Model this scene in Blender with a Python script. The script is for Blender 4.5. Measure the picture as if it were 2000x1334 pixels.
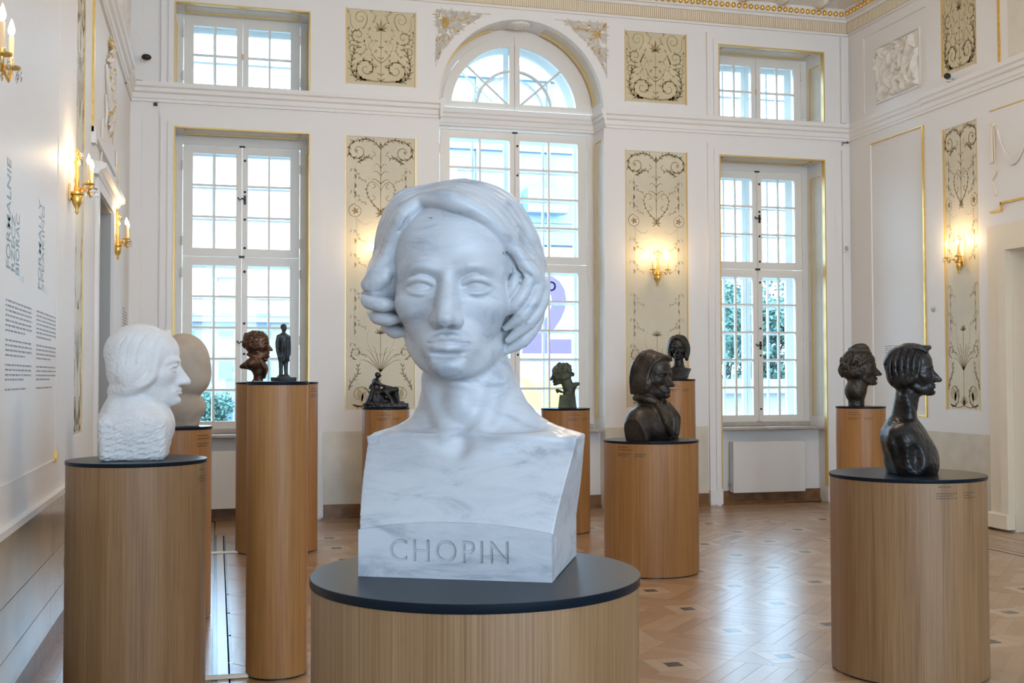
import bpy, bmesh, math, random
import numpy as np
from mathutils import Vector, Matrix
from mathutils.geometry import tessellate_polygon

random.seed(7)
for _o in list(bpy.data.objects):
    bpy.data.objects.remove(_o)
SC = bpy.context.scene
COL = SC.collection
PI = math.pi

# ------------------------------------------------------------------ camera
CAM_F = 2202.2          # focal length in pixels of the 2000 px wide frame
cam_data = bpy.data.cameras.new('camera')
cam_data.sensor_width = 36.0
cam_data.lens = CAM_F / 2000.0 * 36.0
cam_data.clip_start = 0.05
cam_data.clip_end = 900
cam = bpy.data.objects.new('camera', cam_data)
COL.objects.link(cam)
_yaw, _pit, _rol = math.radians(14.690), math.radians(1.816), math.radians(-0.127)
_f = Vector((math.sin(_yaw) * math.cos(_pit), math.cos(_yaw) * math.cos(_pit), math.sin(_pit)))
_r = Vector((math.cos(_yaw), -math.sin(_yaw), 0))
_u = _r.cross(_f)
_r2 = _r * math.cos(_rol) + _u * math.sin(_rol)
_u2 = -_r * math.sin(_rol) + _u * math.cos(_rol)
cam.matrix_world = Matrix(((_r2.x, _u2.x, -_f.x, 0), (_r2.y, _u2.y, -_f.y, 0),
                           (_r2.z, _u2.z, -_f.z, 1.5), (0, 0, 0, 1)))
SC.camera = cam

# ------------------------------------------------------------------ sky, lights, exposure
world = bpy.data.worlds.new('overcast_sky')
SC.world = world
world.use_nodes = True
_bg = world.node_tree.nodes['Background']
_bg.inputs['Color'].default_value = (0.60, 0.80, 1.0, 1)
_bg.inputs['Strength'].default_value = 11.0

def area_light(name, loc, target, sx, sy, power, color):
    d = bpy.data.lights.new(name, 'AREA')
    d.shape = 'RECTANGLE'; d.size = sx; d.size_y = sy; d.energy = power; d.color = color
    o = bpy.data.objects.new(name, d); COL.objects.link(o)
    o.location = loc
    o.rotation_euler = (Vector(target) - Vector(loc)).to_track_quat('-Z', 'Y').to_euler()
    return o
def point_light(name, loc, power, color, r):
    d = bpy.data.lights.new(name, 'POINT'); d.energy = power; d.color = color; d.shadow_soft_size = r
    o = bpy.data.objects.new(name, d); COL.objects.link(o); o.location = loc
    return o
# warm light of the hall's two chandeliers (above the frame), unseen area lamp added behind the viewer as cool frontal fill
point_light('chandelier_light', (3.3, 7.3, 4.75), 150, (1.0, 0.79, 0.56), 0.45)
point_light('chandelier_light', (3.3, 1.2, 4.9), 40, (1.0, 0.79, 0.56), 0.45)
area_light('hall_fill_light', (3.3, -7.7, 3.0), (3.3, 8.0, 1.8), 7.2, 4.2, 360, (0.54, 0.75, 1.0))
SC.view_settings.view_transform = 'Standard'
SC.view_settings.look = 'None'
SC.view_settings.exposure = 0.06
SC.view_settings.gamma = 1.0
SC.view_settings.use_curve_mapping = False

# ------------------------------------------------------------------ room numbers (metres)
YB = 12.15            # plane of the window wall
XL, XR = -0.872, 7.434
YR = -8.0            # far end of the hall behind the viewer
XC = 3.32             # axis of the arched window
# ------------------------------------------------------------------ materials
def nmat(name):
    m = bpy.data.materials.new(name); m.use_nodes = True
    nt = m.node_tree
    return m, nt, nt.nodes['Principled BSDF']

def N(nt, typ, **kw):
    n = nt.nodes.new(typ)
    for k, v in kw.items():
        if k.startswith('i_'):
            key = k[2:]
            n.inputs[int(key) if key.isdigit() else key].default_value = v
        else:
            setattr(n, k, v)
    return n

def ramp(nt, fac, stops):
    r = N(nt, 'ShaderNodeValToRGB')
    el = r.color_ramp.elements
    while len(el) < len(stops):
        el.new(0.5)
    for e, (p, c) in zip(el, stops):
        e.position = p; e.color = (*c, 1)
    nt.links.new(fac, r.inputs[0])
    return r.outputs[0]

def coords(nt, scale=(1, 1, 1), kind='Object'):
    tc = N(nt, 'ShaderNodeTexCoord'); mp = N(nt, 'ShaderNodeMapping')
    mp.inputs['Scale'].default_value = scale
    nt.links.new(tc.outputs[kind], mp.inputs[0])
    return mp.outputs[0]

def plain(name, col, rough=0.5, metal=0.0, var=0.0, scale=8, bump=0.0, bscale=60, spec=None, coat=0):
    m, nt, b = nmat(name)
    b.inputs['Base Color'].default_value = (*col, 1)
    b.inputs['Roughness'].default_value = rough
    b.inputs['Metallic'].default_value = metal
    if spec is not None: b.inputs['Specular IOR Level'].default_value = spec
    if coat: b.inputs['Coat Weight'].default_value = coat; b.inputs['Coat Roughness'].default_value = 0.1
    if var:
        n = N(nt, 'ShaderNodeTexNoise', i_Scale=scale, i_Detail=4.0)
        nt.links.new(coords(nt), n.inputs['Vector'])
        c = ramp(nt, n.outputs[0], [(0.3, tuple(x * (1 - var) for x in col)), (0.7, tuple(min(1, x * (1 + var)) for x in col))])
        nt.links.new(c, b.inputs['Base Color'])
    if bump:
        n2 = N(nt, 'ShaderNodeTexNoise', i_Scale=bscale, i_Detail=5.0)
        nt.links.new(coords(nt), n2.inputs['Vector'])
        bp = N(nt, 'ShaderNodeBump', i_Strength=bump, i_Distance=0.01)
        nt.links.new(n2.outputs[0], bp.inputs['Height'])
        nt.links.new(bp.outputs[0], b.inputs['Normal'])
    return m

def oak_mat(name, dark, mid, light, fine=230.0):
    m, nt, b = nmat(name)
    oi = N(nt, 'ShaderNodeObjectInfo')
    va = N(nt, 'ShaderNodeVectorMath', operation='ADD')
    tc = N(nt, 'ShaderNodeTexCoord')
    mulr = N(nt, 'ShaderNodeMath', operation='MULTIPLY', i_1=37.0)
    nt.links.new(oi.outputs['Random'], mulr.inputs[0])
    nt.links.new(tc.outputs['Object'], va.inputs[0]); nt.links.new(mulr.outputs[0], va.inputs[1])
    def noise(sc, det):
        mp = N(nt, 'ShaderNodeMapping'); mp.inputs['Scale'].default_value = sc
        nt.links.new(va.outputs[0], mp.inputs[0])
        n = N(nt, 'ShaderNodeTexNoise', i_Scale=1.0, i_Detail=det, i_Roughness=0.6, i_Distortion=0.2)
        nt.links.new(mp.outputs[0], n.inputs['Vector'])
        return n.outputs[0]
    a = noise((fine, fine, 2.2), 3.0); c = noise((24, 24, 0.7), 4.0)
    ad = N(nt, 'ShaderNodeMix', data_type='FLOAT', i_0=0.42)
    nt.links.new(a, ad.inputs[2]); nt.links.new(c, ad.inputs[3])
    colr = ramp(nt, ad.outputs[0], [(0.28, dark), (0.5, mid), (0.74, light)])
    nt.links.new(colr, b.inputs['Base Color'])
    b.inputs['Roughness'].default_value = 0.42
    bp = N(nt, 'ShaderNodeBump', i_Strength=0.12, i_Distance=0.002)
    nt.links.new(a, bp.inputs['Height']); nt.links.new(bp.outputs[0], b.inputs['Normal'])
    return m

def marble_mat(name, base, vein, rough=0.38, sc=1.0):
    m, nt, b = nmat(name)
    v = coords(nt, (sc, sc, sc))
    mp = N(nt, 'ShaderNodeMapping'); mp.inputs['Rotation'].default_value = (0.35, 0.75, 0.25); mp.inputs['Scale'].default_value = (1.0, 1.4, 3.6)
    nt.links.new(v, mp.inputs[0])
    n1 = N(nt, 'ShaderNodeTexNoise', i_Scale=6.0, i_Detail=9.0, i_Roughness=0.68, i_Distortion=0.7)
    nt.links.new(mp.outputs[0], n1.inputs['Vector'])
    mid = tuple(0.75 * x + 0.25 * y for x, y in zip(base, vein))
    c1 = ramp(nt, n1.outputs[0], [(0.36, vein), (0.46, mid), (0.56, base)])
    n2 = N(nt, 'ShaderNodeTexNoise', i_Scale=4.2, i_Detail=8.0, i_Roughness=0.7, i_Distortion=1.2)
    nt.links.new(mp.outputs[0], n2.inputs['Vector'])
    c2 = ramp(nt, n2.outputs[0], [(0.490, (1, 1, 1)), (0.5, (0.62, 0.64, 0.68)), (0.510, (1, 1, 1))])
    n3 = N(nt, 'ShaderNodeTexNoise', i_Scale=5.0, i_Detail=2.0)
    nt.links.new(v, n3.inputs['Vector'])
    f3 = ramp(nt, n3.outputs[0], [(0.54, (0, 0, 0)), (0.68, (1, 1, 1))])
    mx = N(nt, 'ShaderNodeMix', data_type='RGBA', blend_type='MULTIPLY')
    nt.links.new(f3, mx.inputs[0]); nt.links.new(c1, mx.inputs[6]); nt.links.new(c2, mx.inputs[7])
    nt.links.new(mx.outputs[2], b.inputs['Base Color'])
    b.inputs['Roughness'].default_value = rough
    return m

def emit_mat(name, col, strength):
    m, nt, b = nmat(name)
    b.inputs['Base Color'].default_value = (*col, 1)
    b.inputs['Emission Color'].default_value = (*col, 1)
    b.inputs['Emission Strength'].default_value = strength
    return m

def glass_mat(name, tint=(0.86, 0.95, 1.0), refl=0.07, rough=0.0):
    m = bpy.data.materials.new(name); m.use_nodes = True
    nt = m.node_tree; nt.nodes.clear()
    out = N(nt, 'ShaderNodeOutputMaterial'); tr = N(nt, 'ShaderNodeBsdfTransparent'); gl = N(nt, 'ShaderNodeBsdfGlossy')
    tr.inputs[0].default_value = (*tint, 1); gl.inputs['Roughness'].default_value = rough
    lw = N(nt, 'ShaderNodeFresnel', i_IOR=1.35); mx = N(nt, 'ShaderNodeMixShader')
    nt.links.new(lw.outputs[0], mx.inputs[0]); nt.links.new(tr.outputs[0], mx.inputs[1]); nt.links.new(gl.outputs[0], mx.inputs[2])
    nt.links.new(mx.outputs[0], out.inputs[0])
    return m

def bronze_mat(name, lo, hi, rough=0.4, metal=0.35, sc=9.0, bump=0.25, bsc=45):
    m, nt, b = nmat(name)
    v = coords(nt)
    n = N(nt, 'ShaderNodeTexNoise', i_Scale=sc, i_Detail=6.0)
    nt.links.new(v, n.inputs['Vector'])
    nt.links.new(ramp(nt, n.outputs[0], [(0.35, lo), (0.68, hi)]), b.inputs['Base Color'])
    b.inputs['Metallic'].default_value = metal; b.inputs['Roughness'].default_value = rough
    n2 = N(nt, 'ShaderNodeTexNoise', i_Scale=bsc, i_Detail=3.0)
    nt.links.new(v, n2.inputs['Vector'])
    bp = N(nt, 'ShaderNodeBump', i_Strength=bump, i_Distance=0.012)
    nt.links.new(n2.outputs[0], bp.inputs['Height']); nt.links.new(bp.outputs[0], b.inputs['Normal'])
    return m

M = {}
M['plaster'] = plain('plaster_white', (0.80, 0.775, 0.75), 0.55, bump=0.03, bscale=30)
M['plaster2'] = plain('plaster_cool', (0.80, 0.775, 0.75), 0.5)
M['winwhite'] = plain('window_paint', (0.78, 0.745, 0.69), 0.35)
M['cream'] = plain('cream_dado', (0.66, 0.60, 0.49), 0.3, var=0.08, scale=5)
M['beige'] = plain('beige_panel', (0.70, 0.655, 0.54), 0.5, var=0.04)
M['olive'] = plain('olive_panel', (0.63, 0.54, 0.345), 0.5, var=0.06, scale=3.5)
M['olive_low'] = plain('pale_olive_panel', (0.66, 0.595, 0.445), 0.5, var=0.07, scale=2.0)
M['scroll'] = plain('scroll_paint', (0.35, 0.275, 0.145), 0.6, var=0.3, scale=14)
M['scroll_red'] = plain('scroll_paint_rust', (0.42, 0.20, 0.09), 0.6, var=0.3, scale=14)
M['scroll_soft'] = plain('scroll_paint_faded', (0.46, 0.385, 0.24), 0.6, var=0.2, scale=14)
M['gold'] = plain('gilding', (0.80, 0.52, 0.14), 0.32, 0.85, var=0.12, scale=20)
M['goldpaint'] = plain('gold_paint', (0.72, 0.50, 0.17), 0.35, 0.35)
M['relief'] = plain('stucco_relief', (0.78, 0.74, 0.68), 0.55)
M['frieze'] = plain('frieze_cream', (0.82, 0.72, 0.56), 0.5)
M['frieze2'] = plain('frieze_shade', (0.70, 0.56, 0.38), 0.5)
M['wood_base'] = plain('skirting_wood', (0.20, 0.095, 0.035), 0.4, var=0.3, scale=12)
M['stone_sill'] = plain('sill_stone', (0.46, 0.40, 0.35), 0.35, var=0.15, scale=12)
M['radiator'] = plain('radiator_enamel', (0.76, 0.75, 0.73), 0.35)
M['grey'] = plain('grey_plastic', (0.42, 0.42, 0.42), 0.4)
M['whiteplastic'] = plain('white_plastic', (0.80, 0.80, 0.78), 0.35)
M['black'] = plain('black_plastic', (0.012, 0.012, 0.013), 0.3)
M['iron'] = plain('dark_iron', (0.03, 0.027, 0.025), 0.4, 0.5)
M['disc'] = plain('black_laminate', (0.007, 0.012, 0.020), 0.32, spec=0.16)
M['glass'] = glass_mat('window_glass')
M['crystal'] = glass_mat('crystal', (0.95, 0.95, 0.95))
M['bulb'] = emit_mat('bulb_glow', (1.0, 0.80, 0.50), 30)
M['candle'] = plain('candle_sleeve', (0.72, 0.52, 0.32), 0.4)
M['ink'] = plain('ink_grey', (0.26, 0.28, 0.32), 0.6)
M['ink_teal'] = plain('ink_teal', (0.13, 0.28, 0.36), 0.5)
M['ink_label'] = plain('label_print', (0.10, 0.065, 0.04), 0.6)
M['oak'] = oak_mat('oak_veneer_light', (0.165, 0.078, 0.030), (0.29, 0.158, 0.070), (0.40, 0.245, 0.128))
M['oak2'] = oak_mat('oak_veneer_warm', (0.24, 0.098, 0.026), (0.36, 0.165, 0.05), (0.45, 0.235, 0.085), 120.0)

# ------------------------------------------------------------------ mesh builder
class MB:
    def __init__(self, mp=None):
        self.v = []; self.f = []; self.mp = mp
    def _add(self, vs, fs):
        o = len(self.v)
        self.v += [self.mp(*p) if self.mp else tuple(p) for p in vs]
        self.f += [tuple(o + i for i in f) for f in fs]
        return self
    def box(self, x0, x1, y0, y1, z0, z1):
        vs = [(x, y, z) for x in (x0, x1) for y in (y0, y1) for z in (z0, z1)]
        return self._add(vs, [(0, 1, 3, 2), (4, 6, 7, 5), (0, 4, 5, 1), (2, 3, 7, 6), (0, 2, 6, 4), (1, 5, 7, 3)])
    def plate(self, outer, holes, n0, n1):
        """polygon with holes in (u,v), solid between n0 (back) and n1 (front)"""
        loops = [outer] + list(holes)
        tris = tessellate_polygon([[Vector((p[0], p[1], 0)) for p in l] for l in loops])
        flat = [p for l in loops for p in l]; k = len(flat)
        vs = [(p[0], p[1], n1) for p in flat] + [(p[0], p[1], n0) for p in flat]
        fs = [tuple(t) for t in tris] + [tuple(k + i for i in reversed(t)) for t in tris]
        o = 0
        for l in loops:
            n = len(l)
            for i in range(n):
                a, b = o + i, o + (i + 1) % n
                fs.append((a, b, k + b, k + a))
            o += n
        return self._add(vs, fs)
    def tube(self, pts, r, seg=8, caps=True):
        pts = [Vector(p) for p in pts]; rs = r if isinstance(r, (list, tuple)) else [r] * len(pts)
        vs = []; fs = []
        up = Vector((0, 0, 1)); prev = None
        for i, p in enumerate(pts):
            t = (pts[min(i + 1, len(pts) - 1)] - pts[max(i - 1, 0)]).normalized()
            if prev is None:
                a = t.cross(up) if abs(t.z) < 0.95 else t.cross(Vector((1, 0, 0)))
            else:
                a = prev - t * prev.dot(t)
            a.normalize(); prev = a; b = t.cross(a)
            for j in range(seg):
                an = 2 * PI * j / seg
                vs.append(p + (a * math.cos(an) + b * math.sin(an)) * rs[i])
        for i in range(len(pts) - 1):
            for j in range(seg):
                q = (j + 1) % seg
                fs.append((i * seg + j, i * seg + q, (i + 1) * seg + q, (i + 1) * seg + j))
        if caps:
            fs.append(tuple(range(seg - 1, -1, -1))); fs.append(tuple((len(pts) - 1) * seg + j for j in range(seg)))
        return self._add([tuple(v) for v in vs], fs)
    def lathe(self, prof, seg=24, c=(0, 0, 0), axis='z'):
        vs = []; fs = []
        n = len(prof)
        for (r, h) in prof:
            for j in range(seg):
                a = 2 * PI * j / seg
                p = (r * math.cos(a), r * math.sin(a), h)
                if axis == 'y': p = (p[0], p[2], p[1])
                if axis == 'x': p = (p[2], p[0], p[1])
                vs.append((c[0] + p[0], c[1] + p[1], c[2] + p[2]))
        for i in range(n - 1):
            for j in range(seg):
                q = (j + 1) % seg
                fs.append((i * seg + j, i * seg + q, (i + 1) * seg + q, (i + 1) * seg + j))
        fs.append(tuple(range(seg - 1, -1, -1))); fs.append(tuple((n - 1) * seg + j for j in range(seg)))
        return self._add(vs, fs)
    def ell(self, c, r, seg=12, rings=8, rot=None):
        vs = []; fs = []
        R = rot or Matrix.Identity(3)
        for i in range(rings + 1):
            th = PI * i / rings
            for j in range(seg):
                a = 2 * PI * j / seg
                p = R @ Vector((r[0] * math.sin(th) * math.cos(a), r[1] * math.sin(th) * math.sin(a), r[2] * math.cos(th)))
                vs.append((c[0] + p.x, c[1] + p.y, c[2] + p.z))
        for i in range(rings):
            for j in range(seg):
                q = (j + 1) % seg
                fs.append((i * seg + j, (i + 1) * seg + j, (i + 1) * seg + q, i * seg + q))
        return self._add(vs, fs)
    def ribbon(self, pts, w, n):
        """flat painted stroke in the (u,v) plane at height n; w: widths"""
        k = len(pts); vs = []; fs = []
        for i, p in enumerate(pts):
            q0 = pts[max(i - 1, 0)]; q1 = pts[min(i + 1, k - 1)]
            dx, dy = q1[0] - q0[0], q1[1] - q0[1]; L = math.hypot(dx, dy) or 1
            ww = (w[i] if isinstance(w, list) else w) / 2
            vs.append((p[0] - dy / L * ww, p[1] + dx / L * ww, n)); vs.append((p[0] + dy / L * ww, p[1] - dx / L * ww, n))
        for i in range(k - 1):
            fs.append((2 * i, 2 * i + 1, 2 * i + 3, 2 * i + 2))
        return self._add(vs, fs)
    def sweep(self, prof, path):
        """profile (n,z) swept along a list of mapping functions p(n,z)->(x,y,z)"""
        k = len(prof); vs = []; fs = []
        for fn in path:
            vs += [fn(n, z) for n, z in prof]
        for i in range(len(path) - 1):
            for j in range(k):
                q = (j + 1) % k
                fs.append((i * k + j, i * k + q, (i + 1) * k + q, (i + 1) * k + j))
        fs.append(tuple(range(k - 1, -1, -1))); fs.append(tuple((len(path) - 1) * k + j for j in range(k)))
        return self._add(vs, fs)
    def mesh(self, name, mat, smooth=None):
        me = bpy.data.meshes.new(name)
        me.from_pydata([tuple(p) for p in self.v], [], self.f)
        bm = bmesh.new(); bm.from_mesh(me)
        bmesh.ops.remove_doubles(bm, verts=bm.verts, dist=1e-5)
        bmesh.ops.recalc_face_normals(bm, faces=bm.faces)
        bm.to_mesh(me); bm.free()
        if mat: me.materials.append(M[mat] if isinstance(mat, str) else mat)
        if smooth:
            me.polygons.foreach_set('use_smooth', [True] * len(me.polygons))
            if smooth < 179: me.set_sharp_from_angle(angle=math.radians(smooth))
        return me
    def build(self, name, mat, parent=None, smooth=None):
        return link(name, self.mesh(name, mat, smooth), parent)

def link(name, data, parent=None):
    o = bpy.data.objects.new(name, data); COL.objects.link(o)
    if parent is not None: o.parent = parent
    return o
def thing(name, label, cat, loc=(0, 0, 0), rz=0.0, group=None):
    o = link(name, None); o.location = loc; o.rotation_euler = (0, 0, rz); o.empty_display_size = 0.1
    o['label'] = label; o['category'] = cat
    if group: o['group'] = group
    return o
def tag(o, label, cat, group=None):
    o['label'] = label; o['category'] = cat
    if group: o['group'] = group
    return o
def struct(o, label=None):
    o['kind'] = 'structure'
    if label: o['label'] = label
    return o
def bevel(o, w=0.004, seg=2):
    b = o.modifiers.new('bevel', 'BEVEL'); b.width = w; b.segments = seg; b.limit_method = 'ANGLE'
    return o
def rect(a, b, c, d):
    return [(a, c), (b, c), (b, d), (a, d)]
def arc(cx, cz, r, a0, a1, n):
    return [(cx + r * math.cos(math.radians(a0 + (a1 - a0) * i / n)), cz + r * math.sin(math.radians(a0 + (a1 - a0) * i / n))) for i in range(n + 1)]

# wall frames: (u along the wall, v height, n out of the wall into the room)
def FB(u, v, n): return (u, YB - n, v)
def FR(u, v, n): return (XR - n, u, v)
def FL(u, v, n): return (XL + n, u, v)

def text_mesh(txt, size, extrude=0.0, bold=0.0, spacing=1.0, font_align='LEFT'):
    cu = bpy.data.curves.new('text', 'FONT')
    cu.body = txt; cu.size = size; cu.extrude = extrude; cu.offset = bold; cu.space_character = spacing; cu.align_x = font_align
    cu.resolution_u = 4
    o = bpy.data.objects.new('text', cu); COL.objects.link(o)
    dg = bpy.context.evaluated_depsgraph_get()
    me = bpy.data.meshes.new_from_object(o.evaluated_get(dg))
    bpy.data.objects.remove(o); bpy.data.curves.remove(cu)
    return me
M['doorgrey'] = plain('grey_door_paint', (0.40, 0.40, 0.38), 0.45)
# =================================================================== ROOM SHELL
WT = 0.8                                    # thickness of the window wall
WINS = [(-0.44, 0.955), (5.69, 7.075)]      # side window openings
ARC_Z, ARC_R = 4.572, 0.958
PANX = [(1.33, 2.105), (4.535, 5.31)]       # painted panels between the windows
def arch_open(r, zb):
    return [(XC - r, zb)] + [(XC + r, zb)] + arc(XC, ARC_Z, r, 0, 180, 36)
def spandrel(s):
    e = XC + s * 1.0; top = 5.565; r = 1.06
    z0 = ARC_Z + math.sqrt(r * r - 0.98 ** 2)
    z0 = 4.80
    a0 = math.degrees(math.acos(1.0 / r)) if r > 1 else 0
    a1 = math.degrees(math.asin((top - ARC_Z) / r))
    pts = arc(XC, ARC_Z, r, a0, a1, 14)
    pts = [(XC + s * (p[0] - XC), p[1]) for p in pts]
    return pts + [(e, top)]
wall_holes = [rect(a, b, 0.0, 4.108) for a, b in WINS] + [rect(a, b, 4.55, 5.416) for a, b in WINS] + [arch_open(ARC_R, 0.0)]
# the plinth row of the openings touches the floor, so the outline starts a little lower
BOT = -0.15
wall_holes = [[(p[0], BOT + 0.02 if p[1] == 0.0 else p[1]) for p in h] for h in wall_holes]
outer = rect(XL - 0.5, XR + 0.5, BOT, 6.6)
wall_back = MB(FB)
wall_back.plate(outer, wall_holes, -WT, -0.02)
skin_holes = wall_holes + [rect(a, b, 4.67, 5.515) for a, b in PANX] + [rect(a, b, 1.14, 4.125) for a, b in PANX] + [spandrel(-1), spandrel(1)]
wall_back.plate(outer, skin_holes, -0.02, 0.0)
wall_back = struct(wall_back.build('wall_back', 'plaster'), 'white stucco window wall with painted panels and gilded beads')

# ------------------------------------------------ painted scroll panels (flat paintwork)
def spiral(cx, cy, r0, a0, turns, ccw=1, k=26, rend=0.12):
    return [(cx + r0 * (1 - (1 - rend) * i / k) * math.cos(a0 + ccw * 2 * PI * turns * i / k),
             cy + r0 * (1 - (1 - rend) * i / k) * math.sin(a0 + ccw * 2 * PI * turns * i / k)) for i in range(k + 1)]
def bez(p0, p1, p2, p3, k=14):
    out = []
    for i in range(k + 1):
        t = i / k; s = 1 - t
        out.append(tuple(s ** 3 * a + 3 * s * s * t * b + 3 * s * t * t * c + t ** 3 * d for a, b, c, d in zip(p0, p1, p2, p3)))
    return out
class Scroll:
    """mirrored scrollwork in a panel centred on (cu, cv)"""
    def __init__(self, cu, cv, sx, sy, fr, n):
        self.c = (cu, cv); self.s = (sx, sy); self.mb = {'scroll': MB(fr), 'scroll_red': MB(fr), 'scroll_soft': MB(fr)}; self.n = n
    def stroke(self, pts, w0, w1, mat='scroll', mirror=True):
        k = len(pts)
        ws = [w0 + (w1 - w0) * i / (k - 1) for i in range(k)]
        for m in ((1, -1) if mirror else (1,)):
            q = [(self.c[0] + m * p[0] * self.s[0], self.c[1] + p[1] * self.s[1]) for p in pts]
            self.mb[mat].ribbon(q, ws, self.n)
    def leaf(self, p, a, L, w, mat='scroll', mirror=True):
        pts = [(p[0] + math.cos(a) * L * t, p[1] + math.sin(a) * L * t) for t in (0, .25, .5, .75, 1)]
        k = [0.15, 0.8, 1.0, 0.65, 0.08]
        for m in ((1, -1) if mirror else (1,)):
            q = [(self.c[0] + m * x * self.s[0], self.c[1] + y * self.s[1]) for x, y in pts]
            self.mb[mat].ribbon(q, [w * e for e in k], self.n)
    def leafy(self, pts, every, L, w, mat='scroll', side=1, mirror=True):
        for i in range(1, len(pts) - 1, max(1, every - 1)):
            dx, dy = pts[i + 1][0] - pts[i - 1][0], pts[i + 1][1] - pts[i - 1][1]
            self.leaf(pts[i], math.atan2(dy, dx) + side * 0.75, L * 1.0, w * 1.1, mat, mirror)
            if i % 2: self.leaf(pts[i], math.atan2(dy, dx) - side * 0.45, L * .8, w, 'scroll_soft', mirror)
            side = -side
    def done(self, parent):
        for mat, mb in self.mb.items():
            if mb.f: mb.build('painted_scrollwork', mat, parent)
def upper_design(S, red=False):
    a = spiral(0.16, -0.235, 0.125, -PI / 2, 1.6, 1); S.stroke(a, 0.022, 0.006); S.leafy(a[:16], 3, 0.045, 0.014)
    b = bez((0.16, -0.36), (0.36, -0.38), (0.36, -0.12), (0.24, 0.02)); S.stroke(b, 0.026, 0.010); S.leafy(b, 2, 0.06, 0.018)
    S.stroke(bez((0.0, -0.36), (0.06, -0.38), (0.1, -0.36), (0.16, -0.36)), 0.02, 0.022)
    c = spiral(0.25, 0.13, 0.085, -PI / 2 - .4, 1.3, 1); S.stroke(c, 0.014, 0.005); S.leafy(c[:14], 3, 0.04, 0.011)
    d = bez((0.20, 0.2), (0.12, 0.3), (0.14, 0.4), (0.22, 0.39)); S.stroke(d, 0.012, 0.008)
    e = spiral(0.22, 0.32, 0.07, PI / 2, 1.1, -1); S.stroke(e, 0.011, 0.004)
    S.stroke(bez((0.30, 0.20), (0.36, 0.26), (0.31, 0.33), (0.35, 0.38)), 0.008, 0.004); S.leaf((0.35, 0.36), 1.2, 0.05, 0.016)
    f = spiral(0.31, -0.03, 0.05, 2.4, 1.2, -1); S.stroke(f, 0.014, 0.005)
    S.stroke([(0, -0.39), (0, -0.1), (0, 0.22)], 0.008, 0.006, mirror=False)
    for z, L in ((-0.36, .06), (-0.3, .05), (-0.12, .04), (0.0, .035)):
        S.leaf((0, z), 0.6, L, 0.016)
    S.stroke(bez((0, -0.16), (0.08, -0.12), (0.1, -0.06), (0.13, 0.0)), 0.012, 0.004)
    S.stroke(spiral(0.09, 0.03, 0.06, -PI / 2, .8, 1), 0.006, 0.003, 'scroll_soft')
    for (p0, p1, p2, p3) in (((.03, -.20), (.10, -.22), (.12, -.08), (.06, -.04)), ((.03, .08), (.10, .06), (.16, .12), (.13, .20)), ((.25, -.08), (.16, -.10), (.14, .02), (.19, .06)), ((.10, .28), (.04, .30), (.05, .38), (.11, .40)), ((.33, .02), (.37, .08), (.33, .14), (.36, .19))):
        q = bez(p0, p1, p2, p3); S.stroke(q, .009, .004, 'scroll_soft'); S.leafy(q, 4, .035, .012, 'scroll_soft'); S.leaf(q[-1], 2.2, .03, .018, 'scroll')
    m = 'scroll_red' if red else 'scroll'
    for an, L in ((PI / 2, .13), (1.0, .1), (0.45, .08), (-0.2, .06)):
        S.leaf((0, 0.2), an, L, 0.026, m if an > 1.2 else 'scroll')
    if red: S.leaf((0.19, 0.06), 2.0, 0.12, 0.02, 'scroll_red', False); S.leaf((-0.19, 0.06), 1.1, 0.13, 0.02, 'scroll_red', False)
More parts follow.
